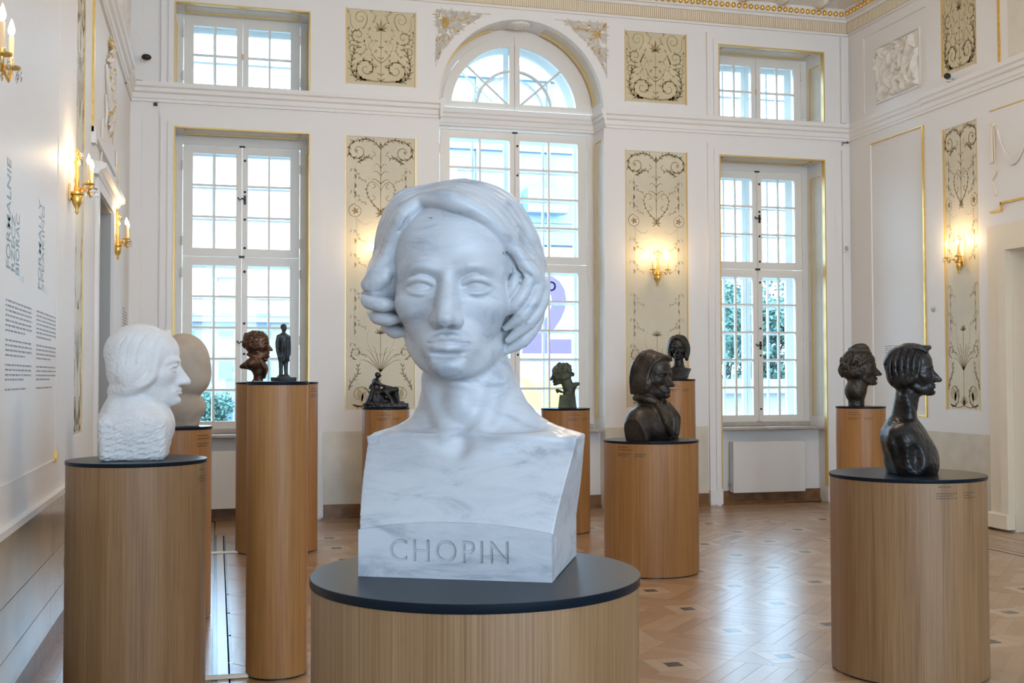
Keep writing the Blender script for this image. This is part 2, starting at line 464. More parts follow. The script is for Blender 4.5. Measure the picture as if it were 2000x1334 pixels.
def lower_design(S):
    T = 1.49
    a = bez((0.0, T - .14), (0.05, T - .05), (0.16, T + 0.0), (0.24, T - .06)); S.stroke(a, 0.008, 0.016); S.leafy(a, 3, 0.05, 0.014)
    b = spiral(0.25, T - .17, 0.115, PI / 2, 1.5, -1); S.stroke(b, 0.02, 0.006); S.leafy(b[:12], 3, 0.05, 0.014)
    S.leaf((0.25, T - .17), 0.5, 0.03, 0.024, 'scroll_red'); 
    c = bez((0.26, T - .29), (0.16, T - .28), (0.2, T - .2), (0.09, T - .24)); S.stroke(c, 0.014, 0.005); S.leafy(c, 3, 0.04, 0.012)
    S.stroke([(0, T - .06), (0, T - .5), (0, T - .82)], 0.010, 0.007, mirror=False)
    for z, L in ((T - .3, .06), (T - .38, .08), (T - .47, .1)):
        S.stroke(bez((0, z - .05), (L * .4, z), (L * .8, z + .02), (L, z - .02)), 0.010, 0.004)
    h = bez((0, T - .82), (0.1, T - .74), (0.19, T - .62), (0.14, T - .53)); S.stroke(h, 0.012, 0.006); S.leafy(h, 3, .03, .01)
    S.stroke(bez((0.14, T - .53), (0.1, T - .47), (0.03, T - .5), (0.0, T - .6)), 0.009, 0.004)
    for an in (PI / 2, 0.9, 0.2, -0.6): S.leaf((0, T - .85), an, .06, .018)
    # hanging side garlands
    for z, m in ((T - .42, 'scroll'), (T - .52, 'scroll'), (T - .62, 'scroll_soft'), (T - 1.12, 'scroll_red'), (T - 1.38, 'scroll'), (T - 1.75, 'scroll'), (T - 1.84, 'scroll_soft'), (T - 2.02, 'scroll'), (T - 2.1, 'scroll_soft')):
        S.leaf((0.28, z), -PI / 2 - .3, .05, .022, m); S.leaf((0.27, z - .03), -PI / 2 + .6, .035, .014, 'scroll_soft')
    S.stroke(bez((0.28, T - .33), (0.24, T - .45), (0.31, T - .55), (0.27, T - .72)), .005, .004, 'scroll_soft')
    r = spiral(0.275, T - .82, 0.075, PI / 2, 1.0, -1, rend=.75); S.stroke(r, .009, .006)
    for an in range(5): S.leaf((0.275, T - .82), an * 1.26, .04, .022, 'scroll_red' if an % 2 else 'scroll')
    S.stroke(bez((0.27, T - .9), (0.2, T - .95), (0.18, T - 1.0), (0.1, T - .93)), .006, .003, 'scroll_soft')
    S.stroke(bez((0.27, T - .9), (0.23, T - 1.1), (0.3, T - 1.2), (0.26, T - 1.4)), .004, .003, 'scroll_soft')
    S.stroke(bez((0.28, T - 1.7), (0.25, T - 1.85), (0.31, T - 2.0), (0.27, T - 2.2)), .004, .003, 'scroll_soft')
    for z in (T - .36, T - .60, T - 1.02, T - 1.28, T - 1.66, T - 1.95, T - 2.25):
        q = bez((.30, z), (.22, z - .05), (.25, z - .15), (.16, z - .13)); S.stroke(q, .006, .003, 'scroll_soft'); S.leafy(q, 4, .035, .012, 'scroll_soft')
        S.leaf((.33, z - .04), 1.9, .05, .016, 'scroll_soft')
    for z in (T - .2, T - .55, T - .68): S.leaf((.05, z), .8, .06, .014, 'scroll_soft'); S.leaf((.05, z), -.5, .05, .012, 'scroll_soft')
    # palmette and foot scrolls
    B0 = -T
    S.stroke([(0, B0 + .05), (0, B0 + .4), (0, B0 + .85)], .009, .006, 'scroll', False)
    for k, (L, up) in enumerate(((.22, .18), (.2, .26), (.15, .32), (.08, .36))):
        S.stroke(bez((0, B0 + .42), (L * .4, B0 + .46 + up * .3), (L * .8, B0 + .42 + up * .8), (L, B0 + .40 + up * .8)), .011, .004)
    for an in (PI / 2, .9, .3): S.leaf((0, B0 + .83), an, .07, .022)
    S.stroke(bez((0, B0 + .6), (.14, B0 + .64), (.18, B0 + .76), (.12, B0 + .88)), .006, .003, 'scroll_soft')
    q = spiral(0.26, B0 + .62, .07, -PI / 2, 1.3, 1); S.stroke(q, .010, .004); S.leafy(q[:10], 3, .03, .01)
    v = spiral(0.22, B0 + .17, .13, -PI / 2 + .6, 1.1, -1, rend=.35); S.stroke(v, .018, .006); S.leafy(v[:14], 3, .04, .012)
    S.leaf((0.2, B0 + .1), 1.3, .15, .07, 'scroll_red' if False else 'scroll_soft'); S.leaf((0.2, B0 + .1), 1.9, .13, .05, 'scroll_soft')
    w = bez((0.34, B0 + .22), (0.33, B0 + .36), (.2, B0 + .36), (.25, B0 + .5)); S.stroke(w, .015, .006); S.leafy(w, 3, .05, .012)
    S.stroke(bez((0, B0 + .06), (.1, B0 + .02), (.2, B0 + .03), (.3, B0 + .07)), .014, .01)
    for an in (.5, 1.0, 1.4): S.leaf((0, B0 + .06), an, .1, .02)

def framed_panel(fr, u0, u1, v0, v1, parent, design, depth=0.02, red=False, lab=None):
    p = MB(fr).box(u0, u1, v0, v1, -depth - 0.018, -depth + 0.004).build('painted_panel', 'olive' if design is upper_design else 'olive_low', parent)
    if lab: p['label'] = lab
    g = MB(fr); w = 0.012
    for a in (rect(u0, u0 + w, v0, v1), rect(u1 - w, u1, v0, v1)):
        g.plate(a, [], -depth, -0.002)
    g.build('gilt_bead', 'goldpaint', p)
    w2 = MB(fr); w2.plate(rect(u0 + w, u1 - w, v1 - w, v1), [], -depth, -0.002); w2.plate(rect(u0 + w, u1 - w, v0, v0 + w), [], -depth, -0.002)
    w2.build('white_bead', 'plaster', p)
    S = Scroll((u0 + u1) / 2, (v0 + v1) / 2, (u1 - u0) / 0.775, (v1 - v0) / (0.845 if design is upper_design else 2.985), fr, -depth + 0.0052)
    if design is upper_design: design(S, red)
    else: design(S)
    S.done(p)
    return p
for i, (a, b) in enumerate(PANX):
    framed_panel(FB, a, b, 4.67, 5.515, wall_back, upper_design, red=(i == 1), lab='olive square panel with painted scrolls above the cornice')
    framed_panel(FB, a, b, 1.14, 4.125, wall_back, lower_design, lab='tall olive panel with painted scrolls and garlands')

# spandrels over the arch: recessed field with gilded foliage
def leaf_solid(mb, fr, p, a, L, w, h, n0):
    for t0, t1 in ((0, 1),):
        ca, sa = math.cos(a), math.sin(a)
        prof = [(0, .12), (.2, .7), (.45, 1.0), (.7, .75), (1, .05)]
        vs = []; fs = []
        for t, k in prof:
            for s, hh in ((-1, 0.0), (0, 1.0), (1, 0.0)):
                u = p[0] + ca * L * t - sa * s * w * k / 2; v = p[1] + sa * L * t + ca * s * w * k / 2
                vs.append((u, v, n0 + hh * h * (0.4 + 0.6 * k)))
        for i in range(4):
            for j in (0, 1):
                fs.append((i * 3 + j, i * 3 + j + 1, i * 3 + j + 4, i * 3 + j + 3))
        mb._add(vs, fs)
for s in (-1, 1):
    pts = spandrel(s)
    p = MB(FB).plate(pts, [], -0.024, -0.017).build('spandrel_panel', 'relief', wall_back)
    g = MB(FB); wv = MB(FB)
    cx, cz = XC + s * 0.885, 5.44
    rs = random.Random(3)
    for k in range(9):
        leaf_solid(g, FB, (cx, cz), k * 2 * PI / 9, 0.075, 0.035, 0.018, -0.017)
    for k in range(700):
        u_ = XC + s * rs.uniform(.46, .985); v_ = rs.uniform(4.93, 5.55)
        if math.hypot(u_ - XC, v_ - ARC_Z) < 1.085 or v_ > 5.55: continue
        an = math.atan2(v_ - cz, u_ - cx) + rs.uniform(-.9, .9)
        leaf_solid(g if k % 14 == 0 else wv, FB, (u_, v_), an, rs.uniform(.05, .085), rs.uniform(.024, .036), rs.uniform(.02, .034), -0.017)
    for k in range(12):
        t = k / 11
        for (ex, ez) in (((XC + s * 0.50), 5.535), ((XC + s * 0.975), 4.98)):
            an = math.atan2(ez - cz, ex - cx)
            leaf_solid(g if k % 3 == 1 else wv, FB, (cx + (ex - cx) * t * .8, cz + (ez - cz) * t * .8), an, 0.09 * (1 - .5 * t), 0.02, 0.022, -0.015)
    g.build('gilded_foliage', 'goldpaint', p, 40); wv.build('stucco_foliage', 'relief', p, 40)

# ------------------------------------------------ mouldings of the window wall
def runs_back(profile, x0, x1):
    return MB().sweep(profile, [lambda n, z, X=x: (X, YB - n, z) for x in (x0, x1)])
CORN = [(-0.01, 4.355), (0.022, 4.355), (0.022, 4.385), (0.034, 4.392), (0.036, 4.44), (0.062, 4.455), (0.066, 4.49), (0.088, 4.505), (0.092, 4.55), (0.03, 4.565), (-0.01, 4.57)]
c = runs_back(CORN, XL, XC - ARC_R)
c.sweep(CORN, [lambda n, z, X=x: (X, YB - n, z) for x in (XC + ARC_R, XR)])
RET = [(n, z) for n, z in CORN]
for s in (-1, 1):   # returns into the arch reveal and across the window as a transom
    c.sweep([(n * 0.6, z) for n, z in CORN], [lambda n, z, Y=y, s=s: (XC + s * (ARC_R - n), Y, z) for y in (YB - 0.09, YB + 0.36)])
c.sweep([(n * 0.55, z) for n, z in CORN], [lambda n, z, X=x: (X, YB + 0.33 - n, z) for x in (XC - ARC_R, XC + ARC_R)])
struct(c.build('trim_1', 'plaster'), 'white moulded cornice running below the upper windows')

# window casings with gilded beads
def casing(a, b, z1, zb, wid, parent, plinth):
    w = wid
    m = MB(FB)
    ol = [(a - w, zb), (a, zb), (a, z1), (b, z1), (b, zb), (b + w, zb), (b + w, z1 + w), (a - w, z1 + w)]
    m.plate(ol, [], 0.0, 0.030)
    w2 = w * 0.45
    ol = [(a - w2, zb), (a, zb), (a, z1), (b, z1), (b, zb), (b + w2, zb), (b + w2, z1 + w2), (a - w2, z1 + w2)]
    m.plate(ol, [], 0.030, 0.048)
    if plinth:
        for x0, x1 in ((a - w - .01, a + 0.012), (b - 0.012, b + w + .01)):
            m.box(x0, x1, 0.02, 0.185, 0.0, 0.062)
    o = m.build('window_casing', 'plaster2', parent)
    g = MB(FB); gw = 0.014
    ol = [(a, zb + (.2 if plinth else 0)), (a + gw, zb + (.2 if plinth else 0)), (a + gw, z1 - gw), (b - gw, z1 - gw), (b - gw, zb + (.2 if plinth else 0)), (b, zb + (.2 if plinth else 0)), (b, z1), (a, z1)]
    g.plate(ol, [], -0.006, 0.054)
    g.build('gilt_bead', 'goldpaint', o)
for a, b in WINS:
    casing(a, b, 4.108, 0.0, 0.135, wall_back, True)
    casing(a, b, 5.416, 4.56, 0.135, wall_back, False)

# dado, skirting
for x0, x1 in ((1.10, XC - ARC_R), (XC + ARC_R, 5.545)):
    MB(FB).box(x0, x1, 0.15, 0.925, 0.0, 0.006).build('dado_panel', 'cream', wall_back)
sk = MB(FB)
for x0, x1 in ((1.10, XC - ARC_R), (XC + ARC_R, 5.545), (XL, -0.59), (7.22, XR)):
    sk.box(x0, x1, 0.0, 0.15, 0.0, 0.022); sk.box(x0, x1, 0.0, 0.03, 0.0, 0.04)
struct(sk.build('baseboard_back', 'wood_base'))
# corner pilaster strips
for x0, x1 in ((XL, -0.755), (7.315, 7.375)):
    MB(FB).box(x0, x1, 0.15, 4.24, 0.0, 0.035).build('corner_strip', 'plaster', wall_back)
    MB(FB).box(x0, x1, 4.57, 5.62, 0.0, 0.035).build('corner_strip', 'plaster', wall_back)

# ------------------------------------------------ niches, sills, radiators
NICHE = -0.17
sills = []
for i, (a, b) in enumerate(WINS + [(XC - ARC_R, XC + ARC_R)]):
    nb = MB(FB).box(a, b, 0.0, 0.88, -0.36, NICHE); nb.build('window_breast', 'plaster2', wall_back)
    s = MB(FB).box(a + 0.005, b - 0.03, 0.875, 0.905, -0.36, 0.005)
    s.box(a + 0.005, b - 0.03, 0.905, 0.955, -0.40, -0.30)
    bevel(s.build('window_sill', 'stone_sill', wall_back), 0.006)
    nb = MB(FB).box(a, b, 0.0, 0.15, NICHE, NICHE + 0.02); nb.box(a, b, 0.0, 0.03, NICHE, NICHE + 0.045)
    nb.build('niche_skirting', 'wood_base', wall_back)
def radiator(x0, x1, label, group='panel radiators under the windows'):
    t = thing('panel_radiator', label, 'radiator', ((x0 + x1) / 2, YB + 0.08, 0.135), 0, group)
    w = (x1 - x0) / 2
    bevel(MB().box(-w, w, -0.06, -0.035, 0, 0.60).build('front_panel', 'radiator', t), 0.006)
    bevel(MB().box(-w, w, 0.02, 0.04, 0, 0.60).build('back_panel', 'radiator', t), 0.004)
    for s in (-1, 1): MB().box(s * w - (0.004 if s > 0 else 0), s * w + (0.004 if s < 0 else 0), -0.036, 0.021, 0.01, 0.59).build('side_cover', 'radiator', t)
    g = MB()
    for k in range(22):
        x = -w + 0.03 + (2 * w - 0.06) * k / 21
        g.box(x - 0.006, x + 0.006, -0.036, 0.021, 0.585, 0.596)
    g.build('top_grille', 'radiator', t)['kind'] = 'stuff'
    MB().lathe([(0.012, -0.02), (0.018, -0.015), (0.02, 0.03), (0.012, 0.04)], 12, (-w - 0.005, 0.0, 0.09), 'x').build('valve', 'grey', t, 40)
    MB().tube([(-w + 0.05, 0.03, 0.05), (-w + 0.05, 0.0495, 0.05)], 0.012, 10).build('wall_bracket', 'radiator', t)
    MB().box(-w + 0.1, w - 0.1, 0.038, 0.0895, 0.42, 0.46).build('wall_bracket', 'radiator', t)
    return t
radiator(5.872, 6.808, 'white panel radiator in the niche under the window overlooking trees')
radiator(-0.21, 0.72, 'white panel radiator under the street window, half hidden by the tall columns')
radiator(2.86, 3.98, 'white panel radiator under the arched window, nearly hidden by pedestals')

# ------------------------------------------------ windows
NI = -0.37
def handle(par, x, z, n):
    m = MB(FB)
    m.box(x - .012, x + .012, z - .05, z + .05, n, n + .008)
    m.tube([(x, z, n + .004), (x, z, n + .035), (x - .03, z + .012, n + .04), (x - .055, z - .008, n + .04), (x - .075, z + .02, n + .04)], [.009, .009, .008, .007, .009], 8)
    m.build('window_handle', 'iron', par, 40)
def casement(win, x0, x1, z0, z1, gx0, gx1, gz0, gz1, cols, rows, n=NI, name='casement', th=0.05, glass=True, bar=0.022, holes=None):
    c = MB(FB).plate(rect(x0, x1, z0, z1), [rect(gx0, gx1, gz0, gz1)], n - th, n)
    c = c.build(name, 'winwhite', win)
    b = MB(FB)
    xs = [gx0 + (gx1 - gx0) * i / cols for i in range(cols + 1)]; zs = [gz0 + (gz1 - gz0) * i / rows for i in range(rows + 1)]
    for x in xs[1:-1]: b.box(x - bar / 2, x + bar / 2, gz0, gz1, n - th + .005, n - .006)
    for z in zs[1:-1]: b.box(gx0, gx1, z - bar / 2, z + bar / 2, n - th + .006, n - .008)
    b.build('glazing_bars', 'winwhite', c)
    if glass:
        for i in range(cols):
            for j in range(rows):
                MB(FB).box(xs[i] + .001, xs[i + 1] - .001, zs[j] + .001, zs[j + 1] - .001, n - th / 2 - .002, n - th / 2 + .002).build('pane', 'glass', c)
    return c
def win_root(n):
    o = link('window_%d' % n, None); o['kind'] = 'structure'; return o
def hinges(win, x, zs, n):
    for z in zs:
        MB(FB).tube([(x, z - .05, n + .008), (x, z + .05, n + .008)], .011, 8).build('hinge', 'winwhite', win, 40)
def tall_window(num, a, b, label, xc, gl, zmid, ztop, rows_up, side):
    """two pairs of casements, upper and lower, plus the outer winter windows"""
    w = struct(win_root(num), label)
    MB(FB).plate(rect(a, b, 0.88, ztop + 0.13), [rect(a + .075, b - .075, 0.945, ztop + 0.03)], NI - .09, NI - .012).build('frame', 'winwhite', w)
    hw = (b - a) / 2 - .085
    (g0, g1) = gl
    for s in (-1, 1):
        xa, xb = (xc - hw, xc - .002) if s < 0 else (xc + .002, xc + hw)
        ga, gb = (xc - g1, xc - g0) if s < 0 else (xc + g0, xc + g1)
        c = casement(w, xa, xb, zmid + .004, ztop + .02, ga, gb, zmid + .09, ztop - .065, 2, rows_up)
        c2 = casement(w, xa, xb, 0.95, zmid - .004, ga, gb, 1.035, zmid - .095, 2, 5)
        if s > 0:
            m = MB(FB)
            for z in (ztop - .13, ztop - .47, ztop - .77, ztop - 1.08): m.ell((xc + .03, z, NI + .004), (.014, .014, .01), 8, 6)
            m.build('bolt', 'iron', c, 60)
            m = MB(FB)
            for z in (zmid - .16, zmid - .72, zmid - 1.05, zmid - 1.7): m.ell((xc + .03, z, NI + .004), (.014, .014, .01), 8, 6)
            m.build('bolt', 'iron', c2, 60)
            handle(c, xc + .03, zmid + .62, NI); handle(c2, xc + .03, zmid - .93, NI)
            m = MB(FB).box(xc - .03, xc + .03, ztop + .012, ztop + .03, NI - .01, NI + .014); m.box(xc - .03, xc + .03, zmid - .012, zmid + .012, NI - .01, NI + .014); m.box(xc - .03, xc + .03, .94, .96, NI - .01, NI + .014)
            m.build('latch', 'iron', c)
        hinges(w, xc + s * (hw + .012), (zmid + .16, ztop - .2, zmid - .18, zmid - .9), NI)
    # outer windows
    ox0, ox1 = a + .05, b - .05
    for s in (-1, 1):
        xa, xb = (ox0, xc - .005) if s < 0 else (xc + .005, ox1)
        for z0, z1, r in ((zmid, ztop + .06, rows_up), (.93, zmid, 5)):
            casement(w, xa, xb, z0, z1, xa + (.10 if s < 0 else .05), xb - (.05 if s < 0 else .10), z0 + .09, z1 - .10, 2, r, NI - .30, 'outer_casement', .045, False, .024)
    return w
tall_window(1, -0.44, 0.955, 'tall left casement window overlooking the street', 0.258, (.063, .513), 2.808, 3.985, 3, -1)
tall_window(5, 5.69, 7.075, 'tall right casement window overlooking trees', 6.383, (.063, .513), 2.808, 3.985, 3, 1)
tall_window(3, XC - ARC_R, XC + ARC_R, 'tall centre window below the arched fanlight', XC, (.058, .765), 2.808, 4.30, 4, 0)
def small_window(num, a, b, xc, label):
    w = struct(win_root(num), label)
    MB(FB).plate(rect(a, b, 4.55, 5.416), [rect(a + .075, b - .075, 4.60, 5.385)], NI - .09, NI - .012).build('frame', 'winwhite', w)
    hw = (b - a) / 2 - .085
    for s in (-1, 1):
        xa, xb = (xc - hw, xc - .002) if s < 0 else (xc + .002, xc + hw)
        ga, gb = (xc - .513, xc - .063) if s < 0 else (xc + .063, xc + .513)
        casement(w, xa, xb, 4.602, 5.382, ga, gb, 4.672, 5.303, 2, 2)
        xa, xb = (a + .05, xc - .005) if s < 0 else (xc + .005, b - .05)
        casement(w, xa, xb, 4.58, 5.40, xa + (.10 if s < 0 else .05), xb - (.05 if s < 0 else .10), 4.66, 5.31, 2, 2, NI - .30, 'outer_casement', .045, False, .024)
        hinges(w, xc + s * (hw + .012), (4.75, 5.22), NI)
    MB(FB).box(xc - .01, xc + .01, 4.96, 5.02, NI, NI + .014).build('latch', 'candle', w)
small_window(2, -0.44, 0.955, 0.258, 'small upper left window above the cornice')
small_window(6, 5.69, 7.075, 6.383, 'small upper right window above the cornice')
# arched fanlight
w4 = struct(win_root(4), 'arched fanlight over the centre window')
ZF = 4.585
def half_fan(s, r, zb, gap):
    z = zb - ARC_Z
    a0 = math.degrees(math.asin(z / r)); a1 = 90 - math.degrees(math.asin(gap / r))
    p = arc(XC, ARC_Z, r, a0, a1, 18) + [(XC + gap, zb)]
    return [(XC + s * (q[0] - XC), q[1]) for q in p]
fr_out = arc(XC, ARC_Z, ARC_R - .002, 1, 179, 36); fr_in = arc(XC, ARC_Z, 0.865, 1, 179, 36)
MB(FB).plate(fr_out + fr_in[::-1], [], NI - .09, NI - .012).build('frame', 'winwhite', w4)
for s in (-1, 1):
    for nn, name in ((NI, 'casement'), (NI - .30, 'outer_casement')):
        c = MB(FB).plate(half_fan(s, 0.862, ZF, 0.003), [half_fan(s, 0.75, 4.655, 0.062)], nn - .05, nn).build(name, 'winwhite', w4)
        b = MB(FB)
        ra = [(XC + s * (q[0] - XC), q[1]) for q in arc(XC, 4.60, .445, 8, 83, 14)]
        b.ribbon(ra, .024, nn - .008); b.ribbon(ra, .024, nn - .045)
        rb = [(q[0], q[1], nn - .026) for q in ra]
        b.tube(rb, .012, 6)
        b.tube([(XC + s * .05, 4.63, nn - .026), (XC + s * .05 + s * .535, 4.63 + .47, nn - .026)], .012, 6)
        b.build('glazing_bars', 'winwhite', c)
        if nn == NI:
            MB(FB).plate(half_fan(s, 0.75, 4.655, 0.062), [], nn - .027, nn - .023).build('pane', 'glass', c)

# panelled reveals: beige fields edged with gold
def reveal_panels(a, b, z0, z1, parent, gold=True):
    for x, s in ((a, 1), (b, -1)):
        p = MB().box(x, x + s * .004, YB + .07, YB + .27, z0, z1).build('reveal_panel', 'beige', parent)
        g = MB()
        g.box(x, x + s * .016, YB + .27, YB + .287, z0, z1); g.box(x, x + s * .010, YB + .055, YB + .07, z0, z1) if False else None
        g.box(x, x + s * .010, YB + .07, YB + .287, z1, z1 + .012)
        g.build('gilt_bead', 'goldpaint', p)
    p = MB().box(a + .1, b - .1, YB + .06, YB + .25, z1 + .17, z1 + .176) if False else None
for a, b in WINS:
    reveal_panels(a, b, 1.02, 3.92, wall_back)
    reveal_panels(a, b, 4.66, 5.28, wall_back)
    for zt in (4.108, 5.416):
        m = MB()
        m.box(a + .1, b - .1, YB + .075, YB + .27, zt - .004, zt)
        p = m.build('soffit_panel', 'cream', wall_back)
        g = MB().box(a + .1, b - .1, YB + .27, YB + .284, zt - .014, zt)
        g.box(a + .1, a + .112, YB + .075, YB + .27, zt - .012, zt); g.box(b - .112, b - .1, YB + .075, YB + .27, zt - .012, zt)
        g.build('gilt_bead', 'goldpaint', p)
reveal_panels(XC - ARC_R, XC + ARC_R, 1.02, 4.22, wall_back)
for a0, a1 in ((6, 72), (108, 174)):
    m = MB(); g = MB()
    A = [math.radians(a0 + (a1 - a0) * i / 18) for i in range(19)]
    m.sweep([(0.0, YB + .085), (0.004, YB + .085), (0.004, YB + .29), (0.0, YB + .29)], [lambda n, y, t=t: (XC + (ARC_R - n) * math.cos(t), y, ARC_Z + (ARC_R - n) * math.sin(t)) for t in A])
    p = m.build('arch_soffit_panel', 'beige', wall_back, 40)
    g.sweep([(0.0, YB + .29), (0.022, YB + .29), (0.022, YB + .31), (0.0, YB + .31)], [lambda n, y, t=t: (XC + (ARC_R - n) * math.cos(t), y, ARC_Z + (ARC_R - n) * math.sin(t)) for t in A])
    g.build('gilt_bead', 'goldpaint', p, 40)
ros = MB()
for k in range(12):
    a = 2 * PI * k / 12
    ros.ell((XC + .075 * math.cos(a), YB + .17 + .075 * math.sin(a), ARC_Z + ARC_R - .012), (.034, .034, .03), 8, 6)
for k in range(6):
    a = 2 * PI * k / 6
    ros.ell((XC + .032 * math.cos(a), YB + .17 + .032 * math.sin(a), ARC_Z + ARC_R - .03), (.02, .02, .024), 8, 6)
ros.lathe([(.112, -.012), (.13, -.012), (.13, .02), (.112, .02)], 24, (XC, YB + .17, ARC_Z + ARC_R - .02))
ros.build('soffit_rosette', 'relief', wall_back, 50)

# ------------------------------------------------ right wall
DR0, DR1, DRZ = 7.95, 9.30, 2.72            # doorway
outer = rect(YR, YB + 0.02, BOT, 6.6)
RPANEL = (10.66, 11.70, 1.06, 4.235)
rholes = [rect(RPANEL[0], RPANEL[1], RPANEL[2], RPANEL[3]), rect(9.78, 10.345, 1.14, 4.118), rect(9.765, 10.34, 4.66, 5.56), rect(10.61, 11.82, 4.60, 5.525)]
door_r = [rect(DR0, DR1, BOT + .02, DRZ)]
wall_right = MB(FR)
wall_right.plate(outer, door_r, -0.35, -0.02)
wall_right.plate(outer, door_r + rholes, -0.02, 0.0)
wall_right = struct(wall_right.build('wall_right', 'plaster'), 'white stucco right wall with gilded panels')
framed_panel(FR, 9.765, 10.34, 4.66, 5.56, wall_right, upper_design)
framed_panel(FR, 9.78, 10.345, 1.14, 4.118, wall_right, lower_design)
p = MB(FR).box(RPANEL[0], RPANEL[1], RPANEL[2], RPANEL[3], -.021, -.017).build('text_panel_field', 'plaster2', wall_right)
g = MB(FR)
g.box(RPANEL[0], RPANEL[0] + .028, RPANEL[2], RPANEL[3], -.017, .012); g.box(RPANEL[0], RPANEL[1] - .6, RPANEL[2], RPANEL[2] + .02, -.017, .006)
g.box(RPANEL[0], RPANEL[1], RPANEL[3] - .008, RPANEL[3], -.017, .003)
g.build('gilt_bead', 'gold', p)
MB(FR).box(10.61, 11.82, 4.60, 5.525, -.021, -.017).build('relief_field', 'plaster', wall_right)
# figure relief, a lumpy stucco height field
def relief_field(fr, u0, u1, v0, v1, n0, seed, amp, parent, name='stucco_relief', nu=64, nv=46, blobs=70):
    rs = np.random.RandomState(seed)
    U, V = np.meshgrid(np.linspace(u0, u1, nu), np.linspace(v0, v1, nv), indexing='ij')
    H = np.zeros_like(U)
    for k in range(blobs):
        cu = rs.uniform(u0, u1); cv = rs.uniform(v0, v1); a = rs.uniform(0, PI); L = rs.uniform(.03, .16); w = rs.uniform(.015, .05)
        du = (U - cu) * math.cos(a) + (V - cv) * math.sin(a); dv = -(U - cu) * math.sin(a) + (V - cv) * math.cos(a)
        dv = dv + 2.0 * du * du * rs.uniform(-2, 2)
        h = np.clip(1 - (du / L) ** 2 - (dv / w) ** 2, 0, None) ** 0.5 * rs.uniform(.5, 1)
        H = np.maximum(H, h)
    edge = np.minimum(np.minimum(U - u0, u1 - U), np.minimum(V - v0, v1 - V)); H = H * np.clip(edge / .02, 0, 1)
    m = MB(fr)
    vs = [(U[i, j], V[i, j], n0 + amp * H[i, j]) for i in range(nu) for j in range(nv)]
    fs = [(i * nv + j, (i + 1) * nv + j, (i + 1) * nv + j + 1, i * nv + j + 1) for i in range(nu - 1) for j in range(nv - 1)]
    m._add(vs, fs)
    return m.build(name, 'relief', parent, 60)
rf = relief_field(FR, 10.73, 11.56, 4.69, 5.32, -.016, 5, .085, wall_right); rf['label'] = 'white stucco relief of tangled figures'
MB(FR).plate(rect(10.715, 11.575, 4.675, 5.335), [rect(10.73, 11.56, 4.69, 5.32)], -.016, .004).build('relief_frame', 'relief', wall_right)
# cornice and bands of the right wall
c = MB().sweep(CORN, [lambda n, z, Y=y: (XR - n, Y, z) for y in (YR, 10.62)])
c.sweep([(n * .62, z) for n, z in CORN], [lambda n, z, Y=y: (XR - n, Y, z) for y in (10.6, YB)])
struct(c.build('trim_2', 'plaster'), 'white moulded cornice on the right wall')
g = MB(FR)
g.box(9.405, 9.43, 4.575, 5.62, 0, .014)
g.build('gilt_strip', 'gold', wall_right)
MB(FR).box(9.0, 9.29, 4.6, 5.6, 0, .004).build('beige_field', 'beige', wall_right)
g = MB(FR)
g.box(9.41, 9.585, 3.115, 3.135, 0, .018); g.box(9.41, 9.43, 3.135, 3.20, 0, .018); g.box(7.9, 9.43, 3.185, 3.205, 0, .018)
g.box(7.9, 9.58, 4.128, 4.138, 0, .008)
g.build('gilt_border', 'gold', wall_right)
# gilded hanging ornament and swag above the door
g = MB(FR)
g.ell((9.52, 3.985, .012), (.03, .03, .014), 10, 8)
g.tube([(9.53, 3.97, .012), (9.535, 3.8, .014), (9.53, 3.62, .012)], [.012, .016, .008], 8)
g.tube([(9.505, 3.95, .012), (9.50, 3.75, .012), (9.49, 3.5, .01)], [.008, .007, .004], 8)
g.tube([(9.575, 3.61, .01), (9.54, 3.62, .012), (9.52, 3.64, .01)], [.006, .01, .006], 8)
g.tube([(9.47, 3.52, .01), (9.5, 3.49, .014), (9.55, 3.43, .01)], [.009, .012, .004], 8)
g.tube([(9.55, 3.43, .01), (9.51, 3.36, .01), (9.49, 3.28, .008)], [.004, .007, .012], 8)
g.build('gilt_pendant', 'frieze', wall_right, 50)
g = MB(FR)
for k in range(5):
    g.tube([(9.46 - .42 * t, 3.93 - .32 * math.sin(t * PI * .9) ** .8 - k * .016 * math.sin(t * PI), .008 + .012 * math.sin(t * PI)) for t in [i / 14 for i in range(15)]], .012, 6)
g.build('stucco_swag', 'relief', wall_right, 50)
for cx in (9.183,):
    MB(FR).lathe([(.0, 0), (.11, 0), (.12, .012), (.095, .018), (.06, .012), (.0, .02)], 24, (0, 0, 0)) if False else None
# dado and skirting of the right wall
MB(FR).box(9.62, YB - 0.02, 0.15, 0.915, 0, .006).build('dado_panel', 'cream', wall_right)
MB(FR).box(YR, 7.60, 0.15, 0.915, 0, .006).build('dado_panel', 'cream', wall_right)
sk = MB(FR)
for u0, u1 in ((YR, 7.60), (9.62, YB)):
    sk.box(u0, u1, 0, .15, 0, .022); sk.box(u0, u1, 0, .03, 0, .04)
struct(sk.build('baseboard_right', 'wood_base'))
